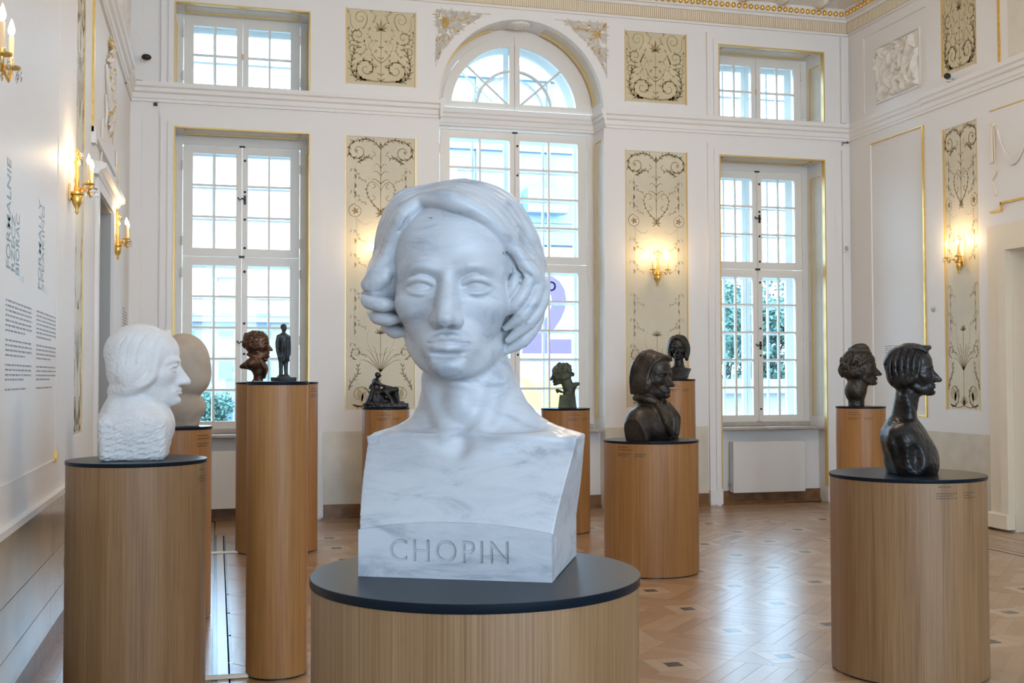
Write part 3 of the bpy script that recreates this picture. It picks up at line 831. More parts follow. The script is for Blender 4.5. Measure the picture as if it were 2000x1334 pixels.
# door of the right wall: stepped cream architrave, panelled leaf set back
d2 = link('door_2', None); struct(d2, 'cream panelled door in a stepped architrave on the right wall')
for (w, n0, n) in ((.31, 0, .03), (.22, .03, .05), (.11, .05, .075)):
    a, b, z = DR0, DR1, DRZ
    MB(FR).plate([(a - w, .16), (a, .16), (a, z), (b, z), (b, .16), (b + w, .16), (b + w, z + w * .85), (a - w, z + w * .85)], [], n0, n).build('architrave', 'frieze', d2)
for u0, u1 in ((DR0 - .33, DR0), (DR1, DR1 + .33)):
    bevel(MB(FR).box(u0, u1, 0.02, .17, 0, .09).build('plinth_block', 'frieze', d2), .01)
MB(FR).box(DR0, DR1, 0.0, DRZ, -.30, -.26).build('door_leaf', 'frieze', d2)
for a_, b_ in ((DR0, DR0 + .008), (DR1 - .008, DR1)): MB(FR).box(a_, b_, 0, DRZ, -.26, -.001).build('door_jamb', 'frieze', d2)
lf = MB(FR)
for z0, z1 in ((.2, .95), (1.1, 2.5)):
    for u0, u1 in ((DR0 + .1, DR0 + .62), (DR1 - .62, DR1 - .1)):
        lf.plate(rect(u0, u1, z0, z1), [rect(u0 + .06, u1 - .06, z0 + .06, z1 - .06)], -.262, -.245)
lf.build('door_moulding', 'frieze', d2)

# ------------------------------------------------ left wall
DL0, DL1, DLZ = 8.90, 10.10, 2.90
outer = rect(YR, YB + 0.02, BOT, 6.6)
LT = (4.30, 6.80, 1.04, 4.10)       # large plain panel that carries the exhibition text
lholes = [rect(LT[0], LT[1], LT[2], LT[3]), rect(7.62, 8.10, 1.12, 4.10), rect(7.62, 8.10, 4.72, 5.56)]
wall_left = MB(FL)
dh = [rect(DL0, DL1, BOT + .02, DLZ)]
wall_left.plate(outer, dh, -0.45, -0.03)
wall_left.plate(outer, dh + lholes, -0.03, 0.0)
wall_left = struct(wall_left.build('wall_left', 'plaster'), 'white stucco left wall with lettering and sconces')
MB(FL).box(LT[0], LT[1], LT[2], LT[3], -.031, -.004).build('text_panel_field', 'plaster2', wall_left)
MB(FL).box(4.3, 6.72, 1.04, 1.048, -.004, .004).build('panel_edge', 'plaster', wall_left)
g = MB(FL); g.box(6.72, 6.80, 1.035, 1.052, -.004, .008); g.box(6.785, 6.80, 1.035, 1.095, -.004, .012); g.build('gilt_corner', 'gold', wall_left)
framed_panel(FL, 7.62, 8.10, 1.12, 4.10, wall_left, lower_design, depth=.012)
framed_panel(FL, 7.62, 8.10, 4.72, 5.56, wall_left, upper_design, depth=.012)
g = MB(FL); g.box(8.49, 8.515, 3.26, 4.36, 0, .016); g.box(10.60, 10.625, 2.92, 3.42, 0, .016); g.build('gilt_strip', 'gold', wall_left)
g = MB(FL); g.box(8.49, 10.3, 3.235, 3.30, 0, .03); g.box(8.49, 8.60, 3.18, 3.235, 0, .03); g.box(10.2, 10.3, 3.12, 3.235, 0, .03)
g.build('overdoor_border', 'plaster2', wall_left)
g = MB(FL); g.box(10.225, 10.27, 3.135, 3.19, .03, .036); g.build('gilt_corner', 'gold', wall_left)
d1 = link('door_1', None); struct(d1, 'grey door recess in the left wall below a projecting head moulding')
MB(FL).plate([(DL0 - .1, .0), (DL0, .0), (DL0, DLZ), (DL1, DLZ), (DL1, .0), (DL1 + .12, .0), (DL1 + .12, DLZ + .11), (DL0 - .1, DLZ + .11)], [], 0, .025).build('architrave', 'plaster2', d1)
MB(FL)._add([], [])
h = MB().sweep([(0, 2.99), (.03, 2.99), (.05, 3.02), (.085, 3.035), (.09, 3.07), (0, 3.09)], [lambda n, z, Y=y: (XL + n, Y, z) for y in (8.66, 10.45)])
h.build('head_moulding', 'plaster2', d1)
MB(FL).box(DL0, DL1, 0, DLZ, -.34, -.30).build('door_leaf', 'doorgrey', d1)
for a_, b_ in ((DL0, DL0 + .006), (DL1 - .006, DL1)): MB(FL).box(a_, b_, 0, DLZ, -.30, -.002).build('door_jamb', 'doorgrey', d1)
MB(FL).box(DL0, DL1, DLZ - .006, DLZ, -.30, -.002).build('door_jamb', 'doorgrey', d1)
lf = MB(FL)
for z0, z1 in ((.2, .95), (1.1, 2.7)):
    lf.plate(rect(DL0 + .15, DL1 - .15, z0, z1), [rect(DL0 + .21, DL1 - .21, z0 + .06, z1 - .06)], -.302, -.285)
lf.build('door_moulding', 'doorgrey', d1)
# gilded stucco trophy above the left door
wv = MB(FL); g = MB(FL); rs = random.Random(11)
for k in range(130):
    z = 4.28 - .73 * k / 129; w = .24 * (0.35 + .65 * math.sin(k * .13) ** 2) * (1 if 3.62 < z < 4.12 else .45)
    L = rs.uniform(.03, .07); a = rs.uniform(0, PI)
    c0 = Vector((9.79 + rs.uniform(-w, w), z, .01))
    d0 = Vector((math.cos(a), math.sin(a), 0)) * L
    (g if k % 5 == 2 else wv).tube([c0 - d0, c0 + Vector((0, 0, .022)), c0 + d0], [.006, rs.uniform(.012, .024), .005], 6)
for s in (-1, 1):
    wv.tube([(9.79 + s * .35, 4.0, .012), (9.79 + s * .30, 3.85, .02), (9.79 + s * .16, 3.7, .02), (9.79 + s * .08, 3.6, .02)], [.012, .02, .025, .02], 8)
    wv.tube([(9.79 + s * .40, 3.75, .01), (9.79 + s * .33, 3.62, .015), (9.79 + s * .36, 3.5, .01)], [.008, .014, .006], 8)
    wv.tube([(9.79 + s * .62, 3.5, .01), (9.79 + s * .66, 3.3, .012), (9.79 + s * .74, 3.12, .01)], [.008, .012, .006], 8)
t_ = wv.build('stucco_trophy', 'relief', wall_left, 60); g.build('gilt_touches', 'goldpaint', t_, 60)
rf = relief_field(FL, 10.6, 11.6, 4.75, 5.4, .001, 9, .045, wall_left)
c = MB().sweep(CORN, [lambda n, z, Y=y: (XL + n, Y, z) for y in (YR, 11.45)])
c.sweep([(n * .62, z) for n, z in CORN], [lambda n, z, Y=y: (XL + n, Y, z) for y in (11.4, YB)])
struct(c.build('trim_3', 'plaster'), 'white moulded cornice on the left wall')
# polished dado slabs of the left wall
M['dado_gloss'] = plain('polished_dado', (0.60, 0.53, 0.42), 0.12, var=0.10, scale=3, coat=0.4)
for k, (u0, u1) in enumerate(((YR, 3.7), (3.7, 6.6), (6.6, 8.76))):
    for z0, z1 in ((.16, .30), (.305, .53), (.535, .84)):
        MB(FL).box(u0 + .003, u1 - .003, z0, z1, 0, .008).build('dado_slab', 'dado_gloss', wall_left)
MB(FL).box(10.25, YB - .02, .16, .84, 0, .008).build('dado_slab', 'dado_gloss', wall_left)
MB(FL).box(YR, 8.76, .84, .872, 0, .035).build('dado_rail', 'plaster2', wall_left)
MB(FL).box(10.25, YB - .02, .84, .872, 0, .035).build('dado_rail', 'plaster2', wall_left)
sk = MB(FL)
for u0, u1 in ((YR, 8.8), (10.22, YB)):
    sk.box(u0, u1, 0, .16, 0, .022); sk.box(u0, u1, 0, .035, 0, .045)
M['skirt_light'] = plain('skirting_oak', (0.33, 0.20, 0.11), 0.3, var=0.2, scale=10)
struct(sk.build('baseboard_left', 'skirt_light'))

# ------------------------------------------------ hall behind the viewer, ceiling
outer = rect(XL - .5, XR + .5, BOT, 6.6)
rear = MB(lambda u, v, n: (u, YR - n, v))
rear.plate(outer, [rect(-.4, 1.1, 1.0, 4.4), rect(2.4, 4.2, 1.0, 4.8), rect(5.5, 7.0, 1.0, 4.4)], 0, .3)
struct(rear.build('wall_rear', 'plaster'))
cl = MB().box(XL - .5, XR + .5, YR - .3, YB + .8, 6.40, 6.6)
ceiling = struct(cl.build('ceiling', 'plaster'), 'white stucco ceiling')
# fluted frieze, gilded egg moulding, bracketed cornice
FZ0, FZ1 = 5.665, 5.795
def room_sweep(prof):
    """closed run round the three visible walls with mitred corners"""
    def at(i):
        return [lambda n, z: (XL + n, YR, z), lambda n, z: (XL + n, YB - n, z), lambda n, z: (XR - n, YB - n, z), lambda n, z: (XR - n, YR, z)][i]
    return MB().sweep(prof, [at(i) for i in range(4)])
fz = room_sweep([(0, FZ0 - .025), (.022, FZ0 - .025), (.022, FZ0), (.03, FZ0), (.03, FZ1), (.045, FZ1), (.06, FZ1 + .03), (.085, FZ1 + .035), (.09, FZ1 + .05), (.12, FZ1 + .10), (.13, FZ1 + .115), (.13, FZ1 + .135), (.42, FZ1 + .16), (.44, FZ1 + .26), (.50, FZ1 + .34), (.50, 6.42), (0, 6.42)])
trim4 = struct(fz.build('trim_4', 'plaster'), 'ceiling cornice with fluted frieze and gilded egg moulding')
fl = MB()
for k in range(int((XR - XL) / .0245)):
    x = XL + .035 + k * .0245
    if x > XR - .045: break
    fl.box(x, x + .013, YB - .044, YB - .029, FZ0 + .008, FZ1 - .008)
for k in range(int(7.0 / .0245)):
    y = YB - .05 - k * .0245
    fl.box(XR - .044, XR - .029, y - .013, y, FZ0 + .008, FZ1 - .008)
    fl.box(XL + .029, XL + .044, y - .013, y, FZ0 + .008, FZ1 - .008)
o = fl.build('frieze_fluting', 'frieze', trim4); o['kind'] = 'stuff'
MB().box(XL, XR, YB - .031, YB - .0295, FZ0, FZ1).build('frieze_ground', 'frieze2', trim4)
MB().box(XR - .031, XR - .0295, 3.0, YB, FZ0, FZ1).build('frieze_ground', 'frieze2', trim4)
egg = MB().ell((0, 0, 0), (.027, .026, .034), 10, 8).mesh('egg', 'gold', 179)
cup = MB()
for k in range(9):
    a0 = PI * (k / 8) + PI; a1 = a0
cup.tube([(.033 * math.cos(PI + PI * k / 8), .0, .034 * math.sin(PI + PI * k / 8) + .012) for k in range(9)], .006, 6)
cupm = cup.mesh('egg_cup', 'frieze', 60)
def eggs(p0, d, n, rz):
    for k in range(n):
        for me, nm in ((egg, 'gilded_egg'), (cupm, 'egg_surround')):
            o = link(nm, me, trim4); o.location = (p0[0] + d[0] * k, p0[1] + d[1] * k, FZ1 + .078); o.rotation_euler = (0, 0, rz)
eggs((XR - .16, YB - .112), (-.0745, 0), 42, 0)
eggs((XR - .112, YB - .17), (0, -.0745), 22, PI / 2)
# scrolled brackets under the ceiling cornice
br = MB()
br.tube([(0, -.02, -.02), (0, -.12, -.06), (0, -.22, -.05), (0, -.27, .0)], [.045, .05, .04, .02], 10)
for s in (-1, 1): br.tube([(s * .03, -.02, -.03), (s * .035, -.12, -.075), (s * .03, -.24, -.06)], [.012, .014, .01], 8)
brm = br.mesh('cornice_bracket', 'relief', 50)
brg = MB().tube([(0, -.05, -.085), (0, -.14, -.115), (0, -.22, -.095)], [.006, .012, .006], 8).mesh('bracket_leaf', 'goldpaint', 50)
for k in range(9):
    for me, nm in ((brm, 'cornice_bracket'), (brg, 'bracket_gilding')):
        o = link(nm, me, trim4); o.location = (XR - .50 - k * .50, YB - .13, FZ1 + .185)
for k in range(4):
    for me, nm in ((brm, 'cornice_bracket'), (brg, 'bracket_gilding')):
        o = link(nm, me, trim4); o.location = (XR - .13, YB - .62 - k * .50, FZ1 + .185); o.rotation_euler = (0, 0, -PI / 2)
# =================================================================== FLOOR
def parquet_mat(name, dark, light, rough=0.2):
    m, nt, b = nmat(name)
    oi = N(nt, 'ShaderNodeObjectInfo'); ge = N(nt, 'ShaderNodeNewGeometry')
    ad = N(nt, 'ShaderNodeMath', operation='ADD'); fr = N(nt, 'ShaderNodeMath', operation='FRACT')
    nt.links.new(oi.outputs['Random'], ad.inputs[0]); nt.links.new(ge.outputs['Random Per Island'], ad.inputs[1]); nt.links.new(ad.outputs[0], fr.inputs[0])
    n = N(nt, 'ShaderNodeTexNoise', i_Scale=1.0, i_Detail=3.0)
    nt.links.new(coords(nt, (9, 70, 70)), n.inputs['Vector'])
    mx = N(nt, 'ShaderNodeMix', data_type='FLOAT', i_0=0.35)
    nt.links.new(fr.outputs[0], mx.inputs[2]); nt.links.new(n.outputs[0], mx.inputs[3])
    nt.links.new(ramp(nt, mx.outputs[0], [(0.1, dark), (0.9, light)]), b.inputs['Base Color'])
    b.inputs['Roughness'].default_value = rough
    b.inputs['Specular IOR Level'].default_value = 1.0
    n2 = N(nt, 'ShaderNodeTexNoise', i_Scale=14.0, i_Detail=2.0)
    nt.links.new(coords(nt, (1, 1, 1)), n2.inputs['Vector'])
    bp = N(nt, 'ShaderNodeBump', i_Strength=0.05, i_Distance=0.02)
    nt.links.new(n2.outputs[0], bp.inputs['Height']); nt.links.new(bp.outputs[0], b.inputs['Normal'])
    return m
M['pq_mid'] = parquet_mat('parquet_oak', (0.31, 0.180, 0.092), (0.42, 0.27, 0.155), 0.26)
M['pq_light'] = parquet_mat('parquet_ash', (0.40, 0.27, 0.165), (0.47, 0.33, 0.215), 0.26)
M['pq_dark'] = parquet_mat('parquet_bog_oak', (0.022, 0.015, 0.012), (0.05, 0.035, 0.03), 0.26)
M['pq_joint'] = plain('parquet_joint', (0.10, 0.055, 0.03), 0.4)
floor = MB().box(XL - .5, XR + .5, YR - .3, YB + .4, -0.12, -0.004)
floor = struct(floor.build('floor', 'pq_joint'), 'inlaid oak parquet floor with dark squares')
P_ = 0.6435
NX = [0.389 + .6425 * i for i in range(10)]; NY = [5.53 + .645 * i for i in range(-3, 9)]
H = .125; Q = .0425; g_ = .0008
def prism(poly, z0=-.004, z1=0.0):
    mb = MB()
    k = len(poly)
    mb._add([(x, y, z1) for x, y in poly] + [(x, y, z0) for x, y in poly], [tuple(range(k)), tuple(range(2 * k - 1, k - 1, -1))] + [(i, (i + 1) % k, k + (i + 1) % k, k + i) for i in range(k)])
    return mb
sq = lambda a, b, c, d: [(a + g_, c + g_), (b - g_, c + g_), (b - g_, d - g_), (a + g_, d - g_)]
ml = {'dark_inlay': prism(sq(-Q, Q, -Q, Q)).mesh('dark_inlay', 'pq_dark'),
      'inlay_frame': prism(sq(-Q, H, Q, H)).mesh('inlay_frame', 'pq_light')}
hp = .322
ml['kite_block'] = prism([(H + g_, -H), (.161, -.1605), (hp - .002, 0), (.161, .1605), (H + g_, H)]).mesh('kite_block', 'pq_mid')
side = hp * math.sqrt(2); st = side / 5
ml['diamond_plank'] = prism(sq(-side / 2, side / 2, -st / 2, st / 2)).mesh('diamond_plank', 'pq_mid')
def to_px(x, y, z=0.0):
    d = Vector((x, y, z - 1.5)); zz = d.dot(_f)
    return (1000 + CAM_F * d.dot(_r2) / zz, 667 - CAM_F * d.dot(_u2) / zz) if zz > .1 else (-9e9, -9e9)
def in_view(x, y):
    px, py = to_px(x, y)
    return py < 1390 and any(a - 40 < px < b + 40 for a, b in ((400, 490), (612, 710), (1240, 1640), (1922, 2000)))
pieces = []
for i, x in enumerate(NX):
    for j, y in enumerate(NY):
        vis = in_view(x, y); d = math.hypot(x, y) - (100 if vis else 0)
        pieces.append((d, 'dark_inlay', x, y, 0))
        for k in range(4):
            pieces.append((d, 'inlay_frame', x, y, k * PI / 2)); pieces.append((d, 'kite_block', x, y, k * PI / 2))
        cx, cy = x + .32125, y + .3225
        if i < len(NX) - 1 and j < len(NY) - 1:
            a = PI / 4 if (i + j) % 2 else -PI / 4
            for k in range(5):
                off = (k - 2) * st
                pieces.append((d, 'diamond_plank', cx - math.sin(a) * off, cy + math.cos(a) * off, a))
pieces.sort(key=lambda p: p[0])
cnt = {}
rest = {'dark_inlay': MB(), 'inlay_frame': MB(), 'kite_block': MB(), 'diamond_plank': MB()}
for d, nm, x, y, a in pieces:
    cnt[nm] = cnt.get(nm, 0) + 1
    if cnt[nm] <= 290:
        o = link(nm, ml[nm], floor); o.location = (x, y, random.uniform(0, .0004)); o.rotation_euler = (0, 0, a)
    else:
        me = ml[nm]; ca, sa = math.cos(a), math.sin(a)
        rest[nm]._add([(x + v.co.x * ca - v.co.y * sa, y + v.co.x * sa + v.co.y * ca, v.co.z) for v in me.vertices], [tuple(p.vertices) for p in me.polygons])
for nm, mb in rest.items():
    if mb.f:
        me = bpy.data.meshes.new('parquet_rest'); me.from_pydata(mb.v, [], mb.f); me.materials.append(ml[nm].materials[0])
        o = link('parquet_rest', me, floor); o['kind'] = 'stuff'
# border of straight boards and dark fillets
MB().box(NX[0] - .322, NX[-1] + .322, NY[0] - .322, NY[-1] + .322, -.004, -.0008).build('parquet_ground', 'pq_mid', floor)
fx0, fx1, fy1 = NX[0] - .322, NX[-1] + .322, NY[-1] + .322
def boards(x0, x1, y0, y1, along, wid, name='border_plank', mat='pq_mid'):
    rs = random.Random(int((x0 + 10) * 100))
    a0, a1 = (y0, y1) if along == 'y' else (x0, x1); b0, b1 = (x0, x1) if along == 'y' else (y0, y1)
    n = max(1, round((b1 - b0) / wid)); w = (b1 - b0) / n
    for i in range(n):
        s = a0 - (rs.uniform(0, 1.2) if n > 1 else 0)
        while s < a1 - .01:
            L = rs.uniform(1.3, 2.2) if n > 1 else (a1 - a0)
            q0, q1 = max(s, a0), min(s + L, a1); s += L
            if q1 - q0 < .02: continue
            c0, c1 = b0 + i * w, b0 + (i + 1) * w
            if along == 'y': poly = sq(c0, c1, q0, q1)
            else: poly = sq(q0, q1, c0, c1)
            prism(poly).build(name, mat, floor)
YS = 3.0
boards(XL, -.013, YS, YB + .02, 'y', .11); boards(-.013, .013, YS, 11.12, 'y', 1, 'dark_fillet', 'pq_dark'); boards(.013, .077, YS, 11.12, 'y', 1, 'border_plank', 'pq_light')
boards(.077, .103, YS, 11.12, 'y', 1, 'dark_fillet', 'pq_dark') if False else boards(.067, .093, YS, 11.12, 'y', 1, 'dark_fillet', 'pq_dark')
boards(fx1 + .01, fx1 + .032, YS, 11.12, 'y', 1, 'dark_fillet', 'pq_dark'); boards(fx1 + .032, fx1 + .10, YS, 11.12, 'y', 1, 'border_plank', 'pq_light'); boards(fx1 + .10, fx1 + .122, YS, 11.12, 'y', 1, 'dark_fillet', 'pq_dark')
boards(fx1 + .122, 7.11, YS, YB + .02, 'y', .12); boards(7.11, 7.125, YS, YB, 'y', 1, 'dark_fillet', 'pq_dark'); boards(7.125, XR, YS, YB + .02, 'y', .11)
boards(0, fx1 + .122, 11.12, 11.14, 'x', 1, 'dark_fillet', 'pq_dark'); boards(0, fx1 + .122, 11.14, 11.21, 'x', 1, 'border_plank', 'pq_light'); boards(0, fx1 + .122, 11.21, 11.23, 'x', 1, 'dark_fillet', 'pq_dark')
boards(0, fx1 + .122, 11.23, YB + .19, 'x', .11); boards(.093, fx1, fy1, 11.12, 'x', .11)

# =================================================================== PEDESTALS
def pedestal(label, x, y, R, top, mat, texts=(), group='oak veneered round pedestals'):
    t = thing('round_pedestal', label, 'pedestal', (x, y, 0), random.uniform(0, .6) if False else 0, group)
    seg = 96 if R > .3 else 64
    MB().lathe([(R - .012, 0.0), (R - .012, .010), (R - .001, .010), (R - .001, top - .018)], seg).build('veneer_body', mat, t, 40)
    MB().lathe([(R - .014, 0.0002), (R - .0105, .0002), (R - .0105, .0098), (R - .014, .0098)], seg).build('plinth_gap', 'black', t, 40)
    MB().lathe([(R - .004, top - .018), (R + .0012, top - .018), (R + .0022, top - .0165), (R + .0022, top - .0012), (R + .001, top)], seg).build('black_top', 'disc', t, 40)
    for (ang, z, rows) in texts:     # small printed caption, lines of print on the curved side
        m = MB(); rs = random.Random(int(ang * 100 + z * 10))
        for (dz, w0, w1, h) in rows:
            a = w0 / R
            while a < w1 / R:
                L = rs.uniform(.006, .022) / R
                e = min(a + L, w1 / R)
                k = 2
                vs = []
                for q in range(k + 1):
                    an = ang + a + (e - a) * q / k
                    for zz in (z - dz, z - dz + h):
                        vs.append(((R + .0004) * math.cos(an), (R + .0004) * math.sin(an), zz))
                m._add(vs, [(2 * q, 2 * q + 2, 2 * q + 3, 2 * q + 1) for q in range(k)])
                a = e + .004 / R
        m.build('caption_print', 'ink_label', t)['kind'] = 'stuff'
    return t
cap = [(0.0, 0, .07, .004), (.032, -.01, .10, .004), (.044, -.01, .08, .004), (.056, -.01, .10, .004), (.032, .14, .22, .004), (.044, .14, .18, .004), (.056, .14, .22, .004)]
cap_s = [(0, 0, .10, .006), (.02, 0, .13, .006), (.05, 0, .12, .006), (.065, 0, .09, .006), (.05, .15, .24, .006), (.065, .15, .22, .006)]
def ang_to_cam(x, y, off): return math.atan2(-y, -x) + off
PED = {
 'main': (0.522, 2.291, .337, 1.098), 'lf': (-.367, 5.738, .324, 1.110), 'rf': (3.445, 5.124, .384, 1.001),
 'mid': (3.266, 8.214, .365, 1.015), 'wide': (.517, 10.086, .351, 1.463), 'slim': (.305, 5.897, .155, 1.4815),
 'stone': (-.237, 7.415, .212, 1.197), 'seat': (1.631, 11.168, .235, 1.204), 'green': (3.294, 10.514, .237, 1.199),
 'tall': (4.598, 10.948, .235, 1.4765), 'head': (6.112, 9.843, .235, 1.208)}
def ped(key, label, mat, texts=()):
    x, y, R, top = PED[key]
    return pedestal(label, x, y, R, top, mat, [(ang_to_cam(x, y, o), z, r) for o, z, r in texts])
ped('main', 'largest round oak pedestal, carrying the big marble bust', 'oak')
ped('lf', 'round oak pedestal under the rough white marble head', 'oak', [(1.05, 1.06, cap)])
ped('rf', 'wide oak pedestal under the dark bare-shouldered bust', 'oak', [(.38, .965, cap)])
ped('mid', 'oak pedestal in mid floor carrying the dark bust in a coat', 'oak2', [(-.75, .97, cap_s)])
ped('wide', 'wide tall oak pedestal behind the slim column, under the brown bust', 'oak2', [(.95, 1.40, cap_s)])
ped('slim', 'slim tall oak column carrying the small standing figure', 'oak2')
ped('stone', 'narrow oak pedestal behind the rough white head, carrying the tan stone head', 'oak2', [(.6, 1.14, cap_s)])
ped('seat', 'narrow oak pedestal under the seated bronze figure', 'oak2', [(-.35, 1.15, cap_s)])
ped('green', 'narrow oak pedestal before the arched window under the green head', 'oak2', [(.1, 1.15, cap_s)])
ped('tall', 'narrow tall oak pedestal under the small long-haired bust', 'oak2', [(-.2, 1.42, cap_s)])
ped('head', 'narrow oak pedestal under the dark bronze head on a bare neck', 'oak2', [(-.5, 1.15, cap_s)])
# pale strips laid on the floor beside the columns at left
for (x0, x1, y, lab) in ((-.05, .165, 5.86, 'pale strip on the floor beside the slim column'), (-.10, .19, 10.0, 'pale strip on the floor beside the wide tall pedestal')):
    tag(bevel(MB().box(x0, x1, y - .02, y + .02, 0.0005, .016).build('floor_strip', 'frieze'), .003), lab, 'floor strip', 'pale strips on the floor')

# =================================================================== SCONCES
def sconce(label, loc, rz, power=2.8):
    t = thing('wall_sconce', label, 'sconce', loc, rz, 'gilded candle sconces on the walls')
    # local: x along the wall, y out of the wall, z up, origin at the wall
    MB().lathe([(.002, -.215), (.012, -.20), (.008, -.185), (.026, -.15), (.034, -.12), (.030, -.10), (.042, -.092), (.042, -.08), (.02, -.07), (.013, -.03), (.019, -.01), (.012, .02), (.011, .08), (.02, .10), (.012, .12), (.007, .16), (.012, .175), (.003, .19)], 16, (0, .045, 0)).build('stem', 'gold', t, 50)
    m = MB().box(-.03, .03, 0.0, .012, -.13, -.03); m.box(-.008, .008, .01, .045, -.09, -.075)
    bevel(m.build('wall_plate', 'gold', t), .004)
    for s in (-1, 1):
        m = MB().tube([(0, .045, -.085), (s * .03, .075, -.055), (s * .055, .10, -.06), (s * .075, .115, -.095), (s * .09, .12, -.07), (s * .092, .12, -.045)], [.008, .008, .0075, .007, .007, .007], 8)
        m.lathe([(.006, -.05), (.034, -.044), (.036, -.038), (.012, -.034), (.013, -.02), (.010, -.018)], 16, (s * .092, .12, 0))
        a = m.build('arm', 'gold', t, 50)
        MB().lathe([(.0095, -.02), (.0095, .075), (.006, .078)], 12, (s * .092, .12, 0)).build('candle', 'candle', a, 40)
        MB().lathe([(.004, .078), (.011, .09), (.013, .102), (.008, .122), (.0015, .142)], 12, (s * .092, .12, 0)).build('bulb', 'bulb', a, 60)
        c = MB()
        for k in range(7):
            an = 2 * PI * k / 7
            px, py = s * .092 + .034 * math.cos(an), .12 + .034 * math.sin(an)
            c.ell((px, py, -.055), (.004, .004, .005), 6, 4); c.ell((px, py, -.075), (.0065, .0045, .017), 6, 5)
        c.build('crystal_drops', 'crystal', a)
        ld = bpy.data.lights.new('candle_light', 'POINT'); ld.energy = power; ld.color = (1.0, .72, .40); ld.shadow_soft_size = .02
        lo = link('candle_light', ld, t); lo.location = (s * .092, .15, .13)
    c = MB()
    for k in range(9):
        an = PI * k / 8
        c.ell((.065 * math.cos(an), .055 + .02 * math.sin(an), .13 - .02 * math.sin(an) * 0 + .02 * math.sin(an)), (.005, .005, .013), 6, 5)
    for s in (-1, 1):
        c.ell((s * .05, .06, .155), (.006, .006, .016), 6, 5)
    c.build('crystal_garland', 'crystal', t)
    MB().tube([(-.065, .055, .135), (-.03, .06, .165), (0, .05, .17), (.03, .06, .165), (.065, .055, .135)], .004, 6).build('top_bow', 'gold', t, 50)
    return t
ZS = 2.77
sconce('gilded candle sconce on the tall painted panel between two tall windows', (4.92, YB + .016, ZS), PI)
sconce('gilded candle sconce on the tall painted panel hidden behind the big marble head', (1.715, YB + .016, ZS), PI)
sconce('gilded candle sconce on the painted panel beside the cream door', (XR + .016, 10.06, ZS), PI / 2)
sconce('gilded candle sconce high above the exhibition lettering', (XL + .004, 4.42, ZS - .07), -PI / 2, 2.0)
sconce('gilded candle sconce between the exhibition lettering and the grey door recess', (XL + .0, 7.28, ZS - .06), -PI / 2, 2.0)
sconce('gilded candle sconce beyond the grey door recess, near the window corner', (XL + .0, 10.22, ZS - .04), -PI / 2, 2.0)

# =================================================================== SMALL FITTINGS
def security_camera(label, loc, rz):
    t = thing('security_camera', label, 'camera', loc, rz, 'small security cameras on the cornice')
    MB().lathe([(.03, 0), (.03, .012), (.012, .016), (.012, .03)], 16, (0, 0, 0)).build('mount', 'whiteplastic', t, 40)
    MB().tube([(0, .06, .055), (0, -.05, .05)], [.033, .035], 16).build('housing', 'whiteplastic', t, 40)
    MB().tube([(0, -.05, .05), (0, -.075, .047)], [.034, .031], 16).build('lens_hood', 'black', t, 40)
    return t
c = security_camera('white security camera with black lens on the cornice below a painted panel', (XR - .06, 10.12, 4.567), -1.0)
def dome_camera(label, loc, rz):
    t = thing('security_camera', label, 'camera', loc, rz, 'small security cameras on the cornice')
    MB().tube([(0, .10, .03), (0, .0, .03)], .014, 10).build('mount', 'whiteplastic', t, 40)
    MB().ell((0, -.01, .03), (.03, .03, .03), 12, 8).build('collar', 'whiteplastic', t, 60)
    MB().ell((.012, -.05, .0), (.05, .045, .032), 14, 10).build('lens_dome', 'black', t, 60)
    return t
dome_camera('black dome camera on a white arm above the cornice in the corner', (-.72, YB - .13, 4.77), 0)
t = thing('motion_sensor', 'small white motion sensor between the tree-view window and the corner', 'sensor', (7.345, YB - .035, 3.0))
bevel(MB().box(-.035, .035, -.022, 0, 0, .12).build('housing', 'whiteplastic', t), .008); MB().ell((0, -.022, .045), (.026, .016, .03), 12, 8).build('lens', 'grey', t, 60)
def disc_thing(label, loc):
    t = thing('round_wall_sensor', label, 'sensor', loc, 0, 'round grey wall sensors')
    MB().lathe([(.032, 0), (.034, -.006), (.028, -.014), (.0, -.016)], 24, (0, 0, 0), 'x').build('cover', 'grey', t, 50)
    MB().lathe([(.036, 0.0), (.036, -.003)], 24, (0, 0, 0), 'x').build('rim', 'whiteplastic', t, 50)
disc_thing('round grey sensor on the white wall between gilded panels', (XR, 10.53, 2.22))
disc_thing('round grey sensor on the cream door leaf', (XR + .26, 9.03, 1.70))
t = thing('cornice_sensor', 'tiny dark sensor under the cornice beside the street window', 'sensor', (-.625, YB - .025, 4.27)); MB().box(-.018, .018, 0, .025, 0, .03).build('housing', 'iron', t)
t.location = (-.625, YB - .025, 4.315)
t = thing('cornice_hook', 'thin dark bracket under the cornice beside the tree-view window', 'bracket', (7.345, YB - .042, 4.33)); MB().tube([(.05, .04, .04), (.05, .0, .0), (-.03, 0, 0), (-.03, 0, -.035)], .006, 8).build('rod', 'iron', t, 40)

